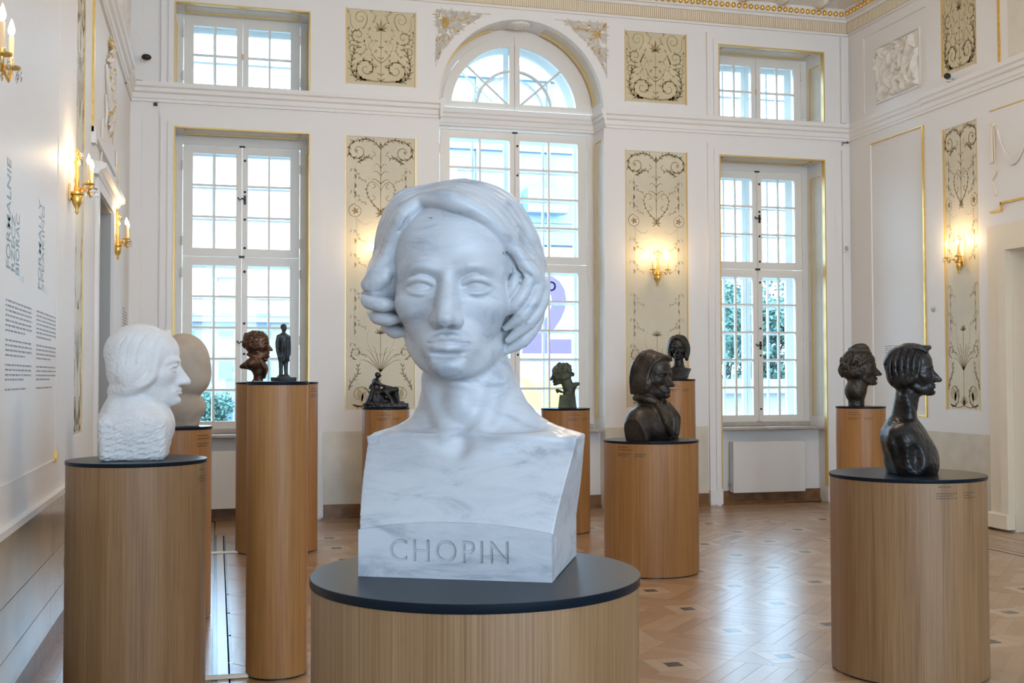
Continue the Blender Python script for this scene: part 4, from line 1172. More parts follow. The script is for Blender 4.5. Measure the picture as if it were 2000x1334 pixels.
# =================================================================== WALL LETTERING
def fit_text(txt, fr, u0, u1, v0, v1, n, name, mat, parent, vertical=True, bold=.002):
    me = text_mesh(txt, 1.0, 0.0, bold)
    xs = [v.co.x for v in me.vertices]; ys = [v.co.y for v in me.vertices]
    x0, x1 = min(xs), max(xs); y0, y1 = 0.0, .73
    for v in me.vertices:
        a = (v.co.x - x0) / (x1 - x0); b = (v.co.y - y0) / (y1 - y0)
        if vertical: u, w = u1 + (u0 - u1) * b, v0 + (v1 - v0) * a
        else: u, w = u0 + (u1 - u0) * a, v0 + (v1 - v0) * b
        v.co = fr(u, w, n)
    me.materials.append(M[mat]); me.name = name
    return link(name, me, parent)
def print_lines(fr, u0, u1, rows, h, n, seed, parent, mat='ink', name='print_lines', flip=False):
    rs = random.Random(seed); m = MB(fr)
    for v, frac in rows:
        a = u0
        end = u0 + (u1 - u0) * frac
        while a < end:
            L = rs.uniform(.012, .05) * (u1 - u0) / .35; e = min(a + L, end)
            k0, k1 = (a, e) if not flip else (u0 + u1 - e, u0 + u1 - a)
            m._add([(k0, v, n), (k1, v, n), (k1, v + h, n), (k0, v + h, n)], [(0, 1, 2, 3)])
            a = e + .008 * (u1 - u0) / .35
    o = m.build(name, mat, parent); o['kind'] = 'stuff'
    return o
tx = thing('wall_lettering', 'teal and grey exhibition text on the big white wall panel', 'lettering', (0, 0, 0), 0)
nL = -.0032
fit_text('FORMALNIE', FL, 5.215, 5.315, 1.978, 2.455, nL, 'title_line', 'ink_teal', tx)
fit_text('RZECZ', FL, 5.335, 5.43, 1.975, 2.225, nL, 'title_line', 'ink_teal', tx)
fit_text('BIORĄC', FL, 5.45, 5.545, 1.968, 2.245, nL, 'title_line', 'ink_teal', tx)
fit_text('FORMALLY', FL, 6.11, 6.21, 1.955, 2.412, nL, 'title_line', 'ink_teal', tx)
fit_text('SPEAKING', FL, 6.225, 6.31, 1.952, 2.395, nL, 'title_line', 'ink_teal', tx)
rows = []
for zy, fr_ in ((150, 1), (205, 1), (258, .98), (312, 1), (370, 1), (422, 1), (478, .72), (585, 1), (640, 1), (695, 1), (750, .72), (858, 1), (912, 1), (968, 1), (1020, .68), (1130, .78)):
    rows.append((1.834 - (zy - 150) * .000395, fr_))
print_lines(FL, 5.22, 5.93, rows, .008, nL, 1, tx); print_lines(FL, 6.08, 6.81 - .02, rows, .008, nL, 2, tx)
for (u, v0, L) in ((5.58, 1.955, .02), (5.62, 1.95, .02), (5.66, 1.945, .03), (6.34, 1.95, .03), (6.38, 1.945, .03), (6.42, 1.942, .02)):
    print_lines(FL, u, u + .012, [(v0 + .012 * k, 1) for k in range(int(L / .01))], .006, nL, 5, tx)
tx2 = thing('wall_lettering', 'small grey text lines on the wall beside the street window corner', 'lettering', (0, 0, 0), 0)
print_lines(FL, 11.32, 11.9, [(2.17 - .028 * k, 1 if k % 6 else .6) for k in range(16)], .010, .0008, 8, tx2)
tx3 = thing('wall_lettering', 'small grey text lines on the white panel behind the bronze portraits', 'lettering', (0, 0, 0), 0)
print_lines(FR, 10.93, 11.47, [(1.842, .6), (1.817, .95), (1.792, .88), (1.767, .9), (1.70, .6), (1.675, .6), (1.55, .5), (1.525, .55), (1.50, .4)], .009, -.0162, 12, tx3, flip=True)
# =================================================================== SCULPTURE (distance-field modelling)
class Sdf:
    def __init__(self, lo, hi, h):
        self.h = h; self.lo = np.array(lo, np.float32)
        n = [int(math.ceil((b - a) / h)) + 1 for a, b in zip(lo, hi)]
        self.ax = [(self.lo[i] + h * np.arange(n[i])).astype(np.float32) for i in range(3)]
        self.D = np.full(n, 1.0, np.float32)
        self.frame()
    def frame(self, o=(0, 0, 0), rz=0.0, s=1.0, rx=0.0, ry=0.0):
        R = Matrix.Rotation(rz, 3, 'Z') @ Matrix.Rotation(ry, 3, 'Y') @ Matrix.Rotation(rx, 3, 'X')
        self.R = np.array(R, np.float32); self.o = np.array(o, np.float32); self.s = s
    def _local(self, lo, hi, pad):
        """sub grid that covers a local box; returns slices and local coordinates"""
        c = np.array([[x, y, z] for x in (lo[0], hi[0]) for y in (lo[1], hi[1]) for z in (lo[2], hi[2])], np.float32) * self.s
        w = c @ self.R.T + self.o
        a = w.min(0) - pad; b = w.max(0) + pad
        sl = []
        for i in range(3):
            i0 = max(0, int(math.floor((a[i] - self.lo[i]) / self.h))); i1 = min(len(self.ax[i]), int(math.ceil((b[i] - self.lo[i]) / self.h)) + 1)
            if i1 <= i0: return None
            sl.append(slice(i0, i1))
        X = self.ax[0][sl[0]][:, None, None] - self.o[0]; Y = self.ax[1][sl[1]][None, :, None] - self.o[1]; Z = self.ax[2][sl[2]][None, None, :] - self.o[2]
        R = self.R; q = 1.0 / self.s
        p = [(X * R[0, k] + Y * R[1, k] + Z * R[2, k]) * q for k in range(3)]
        return tuple(sl), p
    def _mix(self, sl, d, k, op):
        k = max(k, 1e-6); D = self.D[sl]
        if op == 'add':
            h = np.maximum(k - np.abs(D - d), 0) / k
            self.D[sl] = np.minimum(D, d) - h * h * k * .25
        elif op == 'sub':
            d = -d; h = np.maximum(k - np.abs(D - d), 0) / k
            self.D[sl] = np.maximum(D, d) + h * h * k * .25
        else:
            h = np.maximum(k - np.abs(D - d), 0) / k
            self.D[sl] = np.maximum(D, d) + h * h * k * .25
    def ell(self, c, r, k=.03, op='add', mir=False, rot=None):
        for m in ((1, -1) if mir else (1,)):
            cc = (c[0] * m, c[1], c[2]); rm = max(r)
            e = rm if rot else None
            lo = [cc[i] - (e or r[i]) for i in range(3)]; hi = [cc[i] + (e or r[i]) for i in range(3)]
            q = self._local(lo, hi, k * self.s + 3 * self.h)
            if q is None: continue
            sl, p = q
            d = [p[i] - cc[i] for i in range(3)]
            if rot:
                Rm = np.array(Matrix.Rotation(rot[2] * m, 3, 'Z') @ Matrix.Rotation(rot[1] * m, 3, 'Y') @ Matrix.Rotation(rot[0], 3, 'X'), np.float32)
                d = [d[0] * Rm[0, j] + d[1] * Rm[1, j] + d[2] * Rm[2, j] for j in range(3)]
            k0 = np.sqrt(sum((d[i] / r[i]) ** 2 for i in range(3))); k1 = np.sqrt(sum((d[i] / r[i] ** 2) ** 2 for i in range(3))) + 1e-6
            self._mix(sl, (k0 * (k0 - 1) / k1) * self.s, k * self.s, op)
    def tube(self, pts, rad, k=.02, op='add', mir=False, smooth=True, flat=None):
        pts = [np.array(p, np.float32) for p in pts]
        rad = list(rad) if isinstance(rad, (list, tuple)) else [rad] * len(pts)
        if smooth and len(pts) > 2: pts, rad = catmull(pts, rad, 4)
        for m in ((1, -1) if mir else (1,)):
            P = [np.array((p[0] * m, p[1], p[2]), np.float32) for p in pts]; A = np.array(P); rm = max(rad)
            q = self._local(A.min(0) - rm, A.max(0) + rm, k * self.s + 3 * self.h)
            if q is None: continue
            sl, p = q; best = None
            for i in range(len(P) - 1):
                a = P[i]; b = P[i + 1] - a; L = float(b @ b) + 1e-9
                d = [p[j] - a[j] for j in range(3)]
                t = np.clip((d[0] * b[0] + d[1] * b[1] + d[2] * b[2]) / L, 0, 1)
                e = np.sqrt(sum((d[j] - t * b[j]) ** 2 for j in range(3))) - (rad[i] + t * (rad[i + 1] - rad[i]))
                best = e if best is None else np.minimum(best, e)
            self._mix(sl, best * self.s, k * self.s, op)
    def box(self, c, r, rnd=.01, k=.0, op='add', fn=None):
        q = self._local([c[i] - r[i] for i in range(3)], [c[i] + r[i] for i in range(3)], k * self.s + 3 * self.h) if op == 'add' else self._local(self.full()[0], self.full()[1], 0)
        if q is None: return
        sl, p = q
        if fn: p = fn(p)
        d = [np.abs(p[i] - c[i]) - (r[i] - rnd) for i in range(3)]
        o = np.sqrt(sum(np.maximum(x, 0) ** 2 for x in d)) + np.minimum(np.maximum(np.maximum(d[0], d[1]), d[2]), 0) - rnd
        self._mix(sl, o * self.s, k * self.s, op)
    def full(self):
        return ([-9, -9, -9], [9, 9, 9])
    def half(self, n, dist, k=.0, op='cut'):
        """keep the side n.p < dist (local)"""
        q = self._local([-9] * 3, [9] * 3, 0); sl, p = q
        L = math.sqrt(sum(x * x for x in n)); d = (p[0] * n[0] + p[1] * n[1] + p[2] * n[2]) / L - dist
        self._mix(sl, (d * self.s).astype(np.float32), k * self.s, 'cut')
    def field(self, fn, k=.0, op='add'):
        sl, p = self._local([-9] * 3, [9] * 3, 0)
        self._mix(sl, fn(p).astype(np.float32) * self.s, k * self.s, op)
    def rough(self, amp, freq, seed=0, mask=None):
        """chiselled surface: sum of sines as cheap noise"""
        rs = np.random.RandomState(seed)
        X = self.ax[0][:, None, None]; Y = self.ax[1][None, :, None]; Z = self.ax[2][None, None, :]
        nb = np.abs(self.D) < 4 * amp + 3 * self.h
        idx = np.nonzero(nb)
        x = self.ax[0][idx[0]]; y = self.ax[1][idx[1]]; z = self.ax[2][idx[2]]
        v = np.zeros_like(x)
        for i in range(9):
            w = rs.normal(size=3); w *= freq * rs.uniform(.6, 1.6) / np.linalg.norm(w)
            v += np.abs(np.sin(x * w[0] + y * w[1] + z * w[2] + rs.uniform(0, 6)))
        v = (v / 9 - .6) * 2 * amp
        if mask is not None: v = v * mask(x, y, z)
        self.D[idx] += v.astype(np.float32)
    def mesh(self, name, mat, flip=False):
        D = self.D; h = self.h
        S = D < 0
        nx, ny, nz = D.shape
        c = np.zeros((nx - 1, ny - 1, nz - 1), np.int8)
        for a in (0, 1):
            for b in (0, 1):
                for e in (0, 1):
                    c += S[a:nx - 1 + a, b:ny - 1 + b, e:nz - 1 + e]
        I, J, K = np.nonzero((c > 0) & (c < 8))
        val = {}
        for a in (0, 1):
            for b in (0, 1):
                for e in (0, 1): val[(a, b, e)] = D[I + a, J + b, K + e]
        acc = np.zeros((len(I), 3), np.float32); cn = np.zeros(len(I), np.float32)
        corners = list(val)
        for A in corners:
            for ax in range(3):
                if A[ax] == 1: continue
                Bc = list(A); Bc[ax] = 1; Bc = tuple(Bc)
                va, vb = val[A], val[Bc]; x = (va < 0) != (vb < 0)
                t = np.where(x, va / np.where(x, va - vb, 1), 0)
                for q in range(3):
                    acc[:, q] += np.where(x, A[q] + (t if q == ax else 0), 0)
                cn += x
        acc /= cn[:, None]
        V = (acc + np.stack([I, J, K], 1)) * h + self.lo
        V[:, 2] = np.maximum(V[:, 2], 0.0)
        ids = np.full(c.shape, -1, np.int32); ids[I, J, K] = np.arange(len(I), dtype=np.int32)
        F = []
        for ax in range(3):
            o = [(1, 0, 0), (0, 1, 0), (0, 0, 1)][ax]
            a = S[:nx - o[0], :ny - o[1], :nz - o[2]]; b = S[o[0]:, o[1]:, o[2]:]
            i, j, k = np.nonzero(a != b)
            u, w = [(1, 2), (2, 0), (0, 1)][ax]
            P0 = np.stack([i, j, k], 1)
            ok = (P0[:, u] > 0) & (P0[:, w] > 0) & (P0[:, u] < c.shape[u]) & (P0[:, w] < c.shape[w])
            P0 = P0[ok]; s = a[i, j, k][ok]
            def at(du, dw):
                q = P0.copy(); q[:, u] -= du; q[:, w] -= dw
                return ids[q[:, 0], q[:, 1], q[:, 2]]
            Q = np.stack([at(1, 1), at(0, 1), at(0, 0), at(1, 0)], 1)
            Q[~s] = Q[~s][:, ::-1]
            F.append(Q)
        F = np.concatenate(F); F = F[(F >= 0).all(1)]
        me = bpy.data.meshes.new(name)
        me.vertices.add(len(V)); me.vertices.foreach_set('co', V.astype(np.float32).ravel())
        me.loops.add(len(F) * 4); me.loops.foreach_set('vertex_index', F.ravel().astype(np.int32))
        me.polygons.add(len(F)); me.polygons.foreach_set('loop_start', np.arange(0, len(F) * 4, 4, dtype=np.int32))
        me.polygons.foreach_set('loop_total', np.full(len(F), 4, np.int32))
        me.update(calc_edges=True); me.validate()
        me.polygons.foreach_set('use_smooth', [True] * len(me.polygons))
        me.materials.append(M[mat])
        return me

def catmull(pts, rad, n):
    P = [2 * pts[0] - pts[1]] + list(pts) + [2 * pts[-1] - pts[-2]]; out = []; ro = []
    for i in range(1, len(P) - 2):
        for j in range(n):
            t = j / n
            out.append(.5 * ((2 * P[i]) + (-P[i - 1] + P[i + 1]) * t + (2 * P[i - 1] - 5 * P[i] + 4 * P[i + 1] - P[i + 2]) * t * t + (-P[i - 1] + 3 * P[i] - 3 * P[i + 1] + P[i + 2]) * t ** 3))
            ro.append(rad[i - 1] + (rad[i] - rad[i - 1]) * t)
    out.append(pts[-1]); ro.append(rad[-1])
    return [np.array(p, np.float32) for p in out], ro

def lerp3(A, B, t): return [tuple(a + (b - a) * t for a, b in zip(p, q)) for p, q in zip(A, B)]

def face(S, nose=1.0, ears=False, brow=1.0, lip=0.0):
    """a head in head units: chin z=0, crown z=1, face towards -y"""
    S.ell((0, .06, .62), (.325, .40, .355), .03)                     # cranium
    S.ell((0, -.10, .42), (.270, .265, .34), .10)                    # face mass
    S.ell((0, -.15, .68), (.255, .205, .19), .10)                    # forehead
    S.ell((0, -.20, .15), (.150, .14, .11), .10)                     # lower jaw
    S.tube([(.225, .04, .33), (.205, -.01, .215), (.115, -.19, .108), (.0, -.285, .078)], [.05, .055, .052, .05], .06, mir=True)
    S.ell((.178, -.205, .385), (.085, .085, .07), .09, mir=True)     # cheekbones
    S.ell((.17, -.26, .25), (.06, .05, .07), .06, op='sub', mir=True) if False else None
    S.ell((0, -.340, .078), (.078, .056, .055), .05)                  # chin
    S.ell((0, -.300, .185), (.118, .085, .082), .08)                 # muzzle
    S.tube([(.02, -.338, .525), (.10, -.352, .552), (.165, -.318, .556), (.225, -.235, .528)], [.028 * brow, .032 * brow, .028 * brow, .020], .05, mir=True)
    S.ell((.128, -.408, .468), (.096, .092, .052), .040, op='sub', mir=True)   # sockets
    S.ell((.040, -.415, .458), (.030, .06, .048), .04, op='sub', mir=True)
    # nose
    n = nose - 1
    S.tube([(0, -.335, .535), (0, -.374, .455), (0, -.428 - .10 * n, .36), (0, -.462 - .17 * n, .298)], [.028, .032, .036, .040], .035)
    S.tube([(0, -.33, .46), (0, -.39 - .06 * n, .36), (0, -.425 - .10 * n, .295)], [.034, .042, .044], .035)
    S.tube([(.008, -.36, .44), (.03, -.37, .36), (.048, -.385 - .02 * n, .295)], [.02, .024, .028], .035, mir=True)
    S.ell((.046, -.396 - .03 * n, .288), (.030, .046, .027), .03, mir=True)
    S.ell((.024, -.44 - .05 * n, .256), (.014, .03, .012), .012, op='sub', mir=True)
    # eyes
    S.ell((.130, -.270, .466), (.074, .070, .062), .008, mir=True)
    S.tube([(.056, -.318, .452), (.084, -.340, .482), (.132, -.350, .497), (.182, -.330, .487), (.218, -.280, .458)], [.010, .016, .019, .017, .010], .010, mir=True)
    S.tube([(.056, -.318, .450), (.092, -.334, .430), (.138, -.338, .423), (.180, -.318, .432), (.213, -.280, .456)], [.008, .010, .012, .011, .008], .012, mir=True)
    # mouth
    lp = .011 * lip; o_ = S.o; S.o = S.o + (S.R @ np.array([0, 0, .020], np.float32)) * S.s
    S.tube([(.104, -.322, .166), (.062, -.368, .178), (.02, -.385 - lp, .190), (0, -.384 - lp, .185)], [.008, .018, .020, .018], .016, mir=True)
    S.tube([(.090, -.328, .156), (.048, -.364 - lp, .143), (0, -.378 - lp, .139)], [.012, .024 + lp * .2, .028 + lp * .2], .018, mir=True)
    S.tube([(.100, -.352, .165), (.06, -.388 - lp, .164), (0, -.412 - lp, .163)], [.003, .007, .008], .006, op='sub', mir=True)
    S.ell((0, -.388, .105), (.065, .035, .014), .035, op='sub')
    S.ell((0, -.415, .228), (.014, .02, .024), .018, op='sub')
    S.o = o_
    if ears:
        S.ell((.285, .03, .42), (.03, .06, .095), .03, mir=True)

def locks(S, A, B, n, rad, k=.012, mir=False, jit=0.0, seed=1):
    """family of hair locks blended between two guide curves"""
    rs = np.random.RandomState(seed)
    for i in range(n):
        t = i / max(1, n - 1)
        P = lerp3(A, B, t)
        if jit: P = [tuple(np.array(p) + rs.normal(size=3) * jit) for p in P]
        r = [x * (0.85 + .3 * rs.rand()) for x in rad]
        S.tube(P, r, k, mir=mir)

def put(name, label, cat, me, key, dx=0.0, dy=0.0, rz=0.0, group=None, dz=0.0003):
    x, y, R, top = PED[key]
    o = link(name, me); o.location = (x + dx, y + dy, top + dz); o.rotation_euler = (0, 0, rz)
    return tag(o, label, cat, group)

def side(y, z, lift=0.0):
    """x of the hair surface at the side of a head"""
    e = 1 - ((y - .09) / .45) ** 2 - ((z - .58) / .44) ** 2
    return .345 * math.sqrt(max(e, .0)) + lift
def side_locks(S, paths, rad, k=.012, lift=0.0, mir=True, op='add'):
    """locks drawn in profile (y, z), laid on the side of the head"""
    for i, P in enumerate(paths):
        S.tube([(side(y, z, lift), y, z) for y, z in P], rad, k, mir=mir, op=op)
def curls(S, n, seed, r, k=.014):
    """short wavy locks scattered over the hair, behind the hairline, combed back and down"""
    rs = np.random.RandomState(seed)
    def line(z): return float(np.interp(z, [.2, .3, .42, .55, .70, .85, 1.0], [.10, .0, -.08, -.13, -.20, -.27, -.24]))
    i = 0; tries = 0
    while i < n and tries < 2000:
        tries += 1
        z = rs.uniform(.24, .99); y = rs.uniform(-.27, .50)
        if y < line(z) + .045 or side(y, z) <= .06: continue
        a = -.75 + rs.normal() * .45 - .5 * (y > .25); L = rs.uniform(.07, .12)
        P = []
        for t in (-1, -.35, .35, 1):
            w = .022 * math.sin(t * 3 + seed)
            yy, zz = y + L * t * math.cos(a) - w * math.sin(a), z + L * t * math.sin(a) + w * math.cos(a)
            yy = max(yy, line(zz) + .02); q_ = math.sqrt(((yy - .09) / .45) ** 2 + ((zz - .58) / .44) ** 2)
            if q_ > .95: yy, zz = .09 + (yy - .09) * .95 / q_, .58 + (zz - .58) * .95 / q_
            P.append((max(side(yy, zz), .02) + (.004 if abs(t) < .5 else -.018), yy, zz))
        S.tube(P, [r * .4, r, r, r * .35], k, mir=True); i += 1
def crown_locks(S, xs, z=1.0, front=-.30, rad=(.04, .055, .06, .05), k=.012, back=.46):
    for x in xs:
        S.tube([(x, front, .875 * z - x * .15), (x * 1.15, front + .12, .965 * z - x * .2), (x * 1.2, .10, 1.0 * z - x * .25), (x * 1.1, .32, .90 * z - x * .2), (x, back, .66)], rad + (rad[-1],), k, mir=True)

M['marble'] = marble_mat('carrara_marble', (0.53, 0.54, 0.565), (0.34, 0.36, 0.40), .36)
M['marble_rough'] = plain('rough_white_marble', (0.76, 0.77, 0.78), .6, var=.06, scale=14, bump=.35, bscale=70)
M['tan_stone'] = plain('tan_limestone', (0.43, 0.355, 0.28), .75, var=.12, scale=7, bump=.25, bscale=50)
M['bronze'] = bronze_mat('dark_bronze', (0.010, 0.009, 0.009), (0.045, 0.040, 0.036), .36, .45)
M['bronze_brown'] = bronze_mat('brown_bronze', (0.055, 0.026, 0.013), (0.16, 0.085, 0.05), .34, .55)
M['bronze_dark2'] = bronze_mat('olive_bronze', (0.016, 0.013, 0.010), (0.065, 0.050, 0.038), .42, .4)
M['bronze_green'] = bronze_mat('green_patina', (0.030, 0.036, 0.024), (0.11, 0.13, 0.085), .6, .15)
M['bronze_slate'] = bronze_mat('slate_bronze', (0.014, 0.020, 0.022), (0.055, 0.065, 0.066), .45, .35)

# ------------------------------------------------------------------ big marble bust
def marble_bust(h):
    S = Sdf((-.255, -.23, -.006), (.245, .28, .86), h)
    # block: chest and shoulders between flat cut sides, the chest leaning back above the inscription
    def block(p):
        x, y, z = p
        arch = .108 - .018 * (x / .195) ** 2
        t = np.clip((z - arch) / .175, 0, 1)
        front = -.156 + .035 * np.clip((arch - .006 - z) / .004, 0, 1) + .125 * (t ** 1.35)
        front = front - .020 * (1 - (x / .21) ** 2) * t
        back = .166 - .085 * np.clip((z - .12) / .16, 0, 1) ** 2
        half = .195 + .030 * np.clip((z - .09) / .185, 0, 1) ** 1.1
        top = .272 + .0 * x
        return np.maximum(np.maximum(np.maximum(np.abs(x) - half, front - y), np.maximum(y - back, z - top)), -z)
    S.field(block)
    S.D -= .004
    # neck, shoulder line, collar bones
    S.tube([(-.005, .075, .17), (-.018, .070, .33), (-.034, .06, .46)], [.120, .088, .088], .075)
    S.tube([(.185, .045, .255), (.10, .055, .285), (-.01, .06, .37)], [.022, .045, .075], .06)
    S.tube([(-.185, .045, .255), (-.11, .055, .285), (-.025, .06, .37)], [.022, .045, .075], .06)
    S.tube([(.004, -.055, .250), (.03, -.030, .31), (.052, .02, .40)], [.012, .016, .018], .025)
    S.tube([(-.020, -.055, .250), (-.055, -.030, .31), (-.095, .02, .40)], [.012, .016, .018], .025)
    S.tube([(.012, -.070, .246), (.08, -.070, .262), (.17, -.015, .270)], [.010, .011, .010], .035)
    S.tube([(-.028, -.070, .246), (-.09, -.070, .262), (-.18, -.015, .270)], [.010, .011, .010], .035)
    S.ell((-.008, -.094, .262), (.020, .026, .022), .025, op='sub')
    S.ell((-.018, -.040, .345), (.024, .022, .03), .035)
    # head
    S.frame((-.046, .030, .393), math.radians(8), .428)
    face(S, brow=1.12, lip=1.0)
    S.ell((0, .10, .655), (.345, .41, .335), .02)
    # parting on the left of the picture, swept locks across the forehead
    locks(S, [(-.14, -.235, .895), (.02, -.305, .875), (.18, -.27, .79), (.295, -.15, .64), (.37, -.07, .53)],
             [(-.12, .02, .985), (.06, -.02, .985), (.25, .0, .92), (.365, .05, .76), (.41, .08, .60)], 6, [.032, .055, .06, .055, .05], .010)
    locks(S, [(-.15, -.225, .895), (-.225, -.235, .82), (-.285, -.185, .71), (-.325, -.12, .60), (-.37, -.09, .52)],
             [(-.15, .02, .98), (-.27, .0, .93), (-.355, .02, .80), (-.385, .05, .66), (-.405, .06, .56)], 5, [.032, .045, .05, .048, .045], .010)
    # heavy waves over the ears
    S.ell((-.365, -.01, .52), (.095, .16, .14), .04); S.ell((-.335, .06, .40), (.10, .15, .13), .05); S.ell((.36, .0, .53), (.09, .16, .16), .04); S.ell((.33, .05, .36), (.09, .15, .15), .05)
    S.tube([(-.28, -.185, .70), (-.335, -.165, .60), (-.385, -.14, .535), (-.43, -.09, .50)], [.030, .040, .044, .035], .02)
    S.tube([(-.30, -.14, .60), (-.345, -.16, .52), (-.41, -.13, .48), (-.445, -.07, .49)], [.026, .040, .040, .03], .018)
    S.tube([(-.455, -.02, .435), (-.415, -.125, .405), (-.345, -.16, .385), (-.275, -.145, .375)], [.035, .045, .040, .016], .014)
    S.tube([(-.43, .04, .36), (-.385, -.07, .330), (-.325, -.11, .315), (-.26, -.11, .315)], [.035, .042, .036, .016], .014)
    S.tube([(-.36, .06, .285), (-.31, -.02, .255), (-.255, -.05, .25)], [.034, .036, .022], .014)
    S.tube([(-.47, -.05, .452), (-.41, -.165, .440), (-.33, -.195, .425)], [.006, .011, .006], .010, op='sub')
    S.tube([(.285, -.185, .70), (.345, -.155, .60), (.40, -.12, .53), (.44, -.06, .47)], [.030, .040, .044, .038], .02)
    S.tube([(.45, .0, .50), (.435, -.07, .40), (.375, -.105, .295), (.275, -.10, .205)], [.036, .044, .042, .018], .013)
    S.tube([(.43, -.08, .50), (.40, -.12, .41), (.345, -.14, .325), (.265, -.125, .265)], [.030, .040, .038, .016], .013)
    S.tube([(.385, -.13, .52), (.355, -.158, .44), (.31, -.168, .375), (.26, -.15, .335)], [.026, .036, .034, .015], .013)
    S.tube([(.325, -.155, .55), (.305, -.175, .48), (.28, -.175, .43), (.255, -.16, .405)], [.018, .028, .026, .014], .013)
    S.tube([(.43, .08, .42), (.40, .03, .30), (.34, -.02, .21), (.265, -.03, .155)], [.036, .044, .042, .02], .013)
    S.tube([(.295, -.20, .62), (.335, -.19, .555), (.39, -.165, .52)], [.006, .013, .006], .010, op='sub')
    # grooves that divide the locks
    for P in ([(-.24, -.25, .775), (-.15, -.30, .825), (-.03, -.325, .82)], [(-.255, -.24, .74), (-.17, -.29, .79), (-.07, -.315, .785)],
              [(.23, -.235, .69), (.31, -.165, .585), (.39, -.115, .51)], [(.25, -.225, .63), (.33, -.16, .535), (.40, -.12, .475)]):
        S.tube(P, [.006, .014, .005], .010, op='sub')
    S.ell((0, .27, .50), (.30, .22, .30), .08)
    S.frame()
    S.half((0, 0, -1), 0.0)
    return S

def engrave(o, txt, x0, x1, z0, z1, yfront, depth):
    """carve incised letters into the front of a body"""
    me = text_mesh(txt, 1.0, 0.5, .003, 1.2)
    xs = [v.co.x for v in me.vertices]; a0, a1 = min(xs), max(xs)
    for v in me.vertices:
        a = (v.co.x - a0) / (a1 - a0); b = v.co.y / .73
        v.co = (x0 + (x1 - x0) * a, yfront + (-.02 if v.co.z > 0 else depth), z0 + (z1 - z0) * b)
    bm = bmesh.new(); bm.from_mesh(me); bmesh.ops.remove_doubles(bm, verts=bm.verts, dist=1e-6); bmesh.ops.recalc_face_normals(bm, faces=bm.faces); bm.to_mesh(me); bm.free()
    c = bpy.data.objects.new('cutter', me); COL.objects.link(c)
    c.parent = o.parent
    c.matrix_local = o.matrix_local
    md = o.modifiers.new('letters', 'BOOLEAN'); md.operation = 'DIFFERENCE'; md.object = c
    try: md.solver = 'MANIFOLD'
    except Exception: md.solver = 'EXACT'
    bpy.context.view_layer.update()
    dg = bpy.context.evaluated_depsgraph_get()
    new = bpy.data.meshes.new_from_object(o.evaluated_get(dg))
    o.modifiers.clear()
    ok = len(new.polygons) > len(o.data.polygons) + 20
    if ok: o.data = new
    bpy.data.objects.remove(c)
    if ok:
        new.set_sharp_from_angle(angle=math.radians(40))
    return ok

# 1 -- big marble bust, its base band carries incised letters
tb = thing('marble_bust', 'large white marble bust of a wavy-haired man with CHOPIN cut in its base', 'bust', (.533, 2.365, PED['main'][3] + .0003), math.radians(-26), 'portrait busts on pedestals')
link('body', marble_bust(.0026).mesh('marble_bust', 'marble'), tb)
poly = [(-.1985, .0)] + [(.1985, .0)] + [(.1985 - .397 * i / 16, .1125 - .018 * ((.1985 - .397 * i / 16) / .195) ** 2) for i in range(17)]
sl = MB(lambda u, v, n: (u, -n, v)).plate(poly, [], .126, .1705).build('inscribed_band', 'marble', tb)
print('engraved', engrave(sl, 'CHOPIN', -.132, .112, .034, .080, -.1705, .0055))
bv = sl.modifiers.new('bevel', 'BEVEL'); bv.width = .0022; bv.segments = 2; bv.limit_method = 'ANGLE'; bv.angle_limit = math.radians(60)

# 2 -- rough white marble head at left
def white_head(h):
    S = Sdf((-.22, -.29, -.005), (.22, .21, .68), h)
    S.box((0, .0, .10), (.155, .150, .105), .035)
    S.ell((0, -.03, .16), (.165, .155, .15), .05); S.ell((0, .05, .17), (.15, .12, .14), .05)
    S.tube([(0, .01, .15), (0, .005, .27), (0, -.01, .36)], [.125, .11, .11], .06)
    S.half((0, -1, -.12), .162, .02) if False else None
    S.frame((0, -.052, .252), 0, .402)
    face(S, 1.06)
    S.ell((0, .09, .65), (.345, .41, .345), .03)
    S.ell((0, .22, .44), (.315, .25, .29), .05)
    S.ell((.285, .10, .40), (.095, .22, .20), .06, mir=True)
    S.tube([(.02, -.25, .90), (.16, -.225, .81), (.265, -.15, .64), (.31, -.09, .45)], [.02, .035, .045, .05], .06, mir=True)
    S.tube([(.30, -.08, .36), (.32, .04, .275), (.27, .20, .21), (.12, .33, .19), (0, .36, .19)], [.055, .08, .085, .08, .08], .05, mir=True)
    S.tube([(.335, -.10, .40), (.375, -.05, .31), (.365, .06, .25), (.31, .18, .22)], [.02, .04, .045, .03], .03, mir=True)
    S.tube([(.36, .0, .46), (.385, .08, .36), (.35, .20, .28)], [.02, .035, .03], .035, mir=True)
    S.tube([(.345, -.09, .335), (.37, -.06, .305), (.372, -.02, .33)], [.018, .024, .016], .012, mir=True)
    side_locks(S, [[(-.16, .84), (-.07, .72), (-.02, .58), (-.02, .46)], [(-.03, .90), (.06, .76), (.10, .60), (.10, .46)], [(.10, .90), (.19, .74), (.22, .58), (.21, .42)], [(.22, .84), (.31, .68), (.33, .52), (.30, .36)], [(-.06, .40), (.02, .34), (.14, .30), (.24, .30)]], (.006, .014, .014, .006), .022, .012, True, 'sub')
    S.frame()
    S.half((0, 0, -1), 0.0)
    S.rough(.0075, 150, 3, lambda x, y, z: np.clip((.235 - z) / .06, 0, 1) * np.clip((y + .17) / .05, .25, 1) + .10 + .38 * np.clip((y - .0) / .08, 0, 1) * (z > .3))
    return S
put('marble_portrait', 'rough-hewn white marble head in profile with a chiselled base', 'bust', white_head(.0042).mesh('white_head', 'marble_rough'), 'lf', -.010, .0, math.radians(88), 'portrait busts on pedestals')

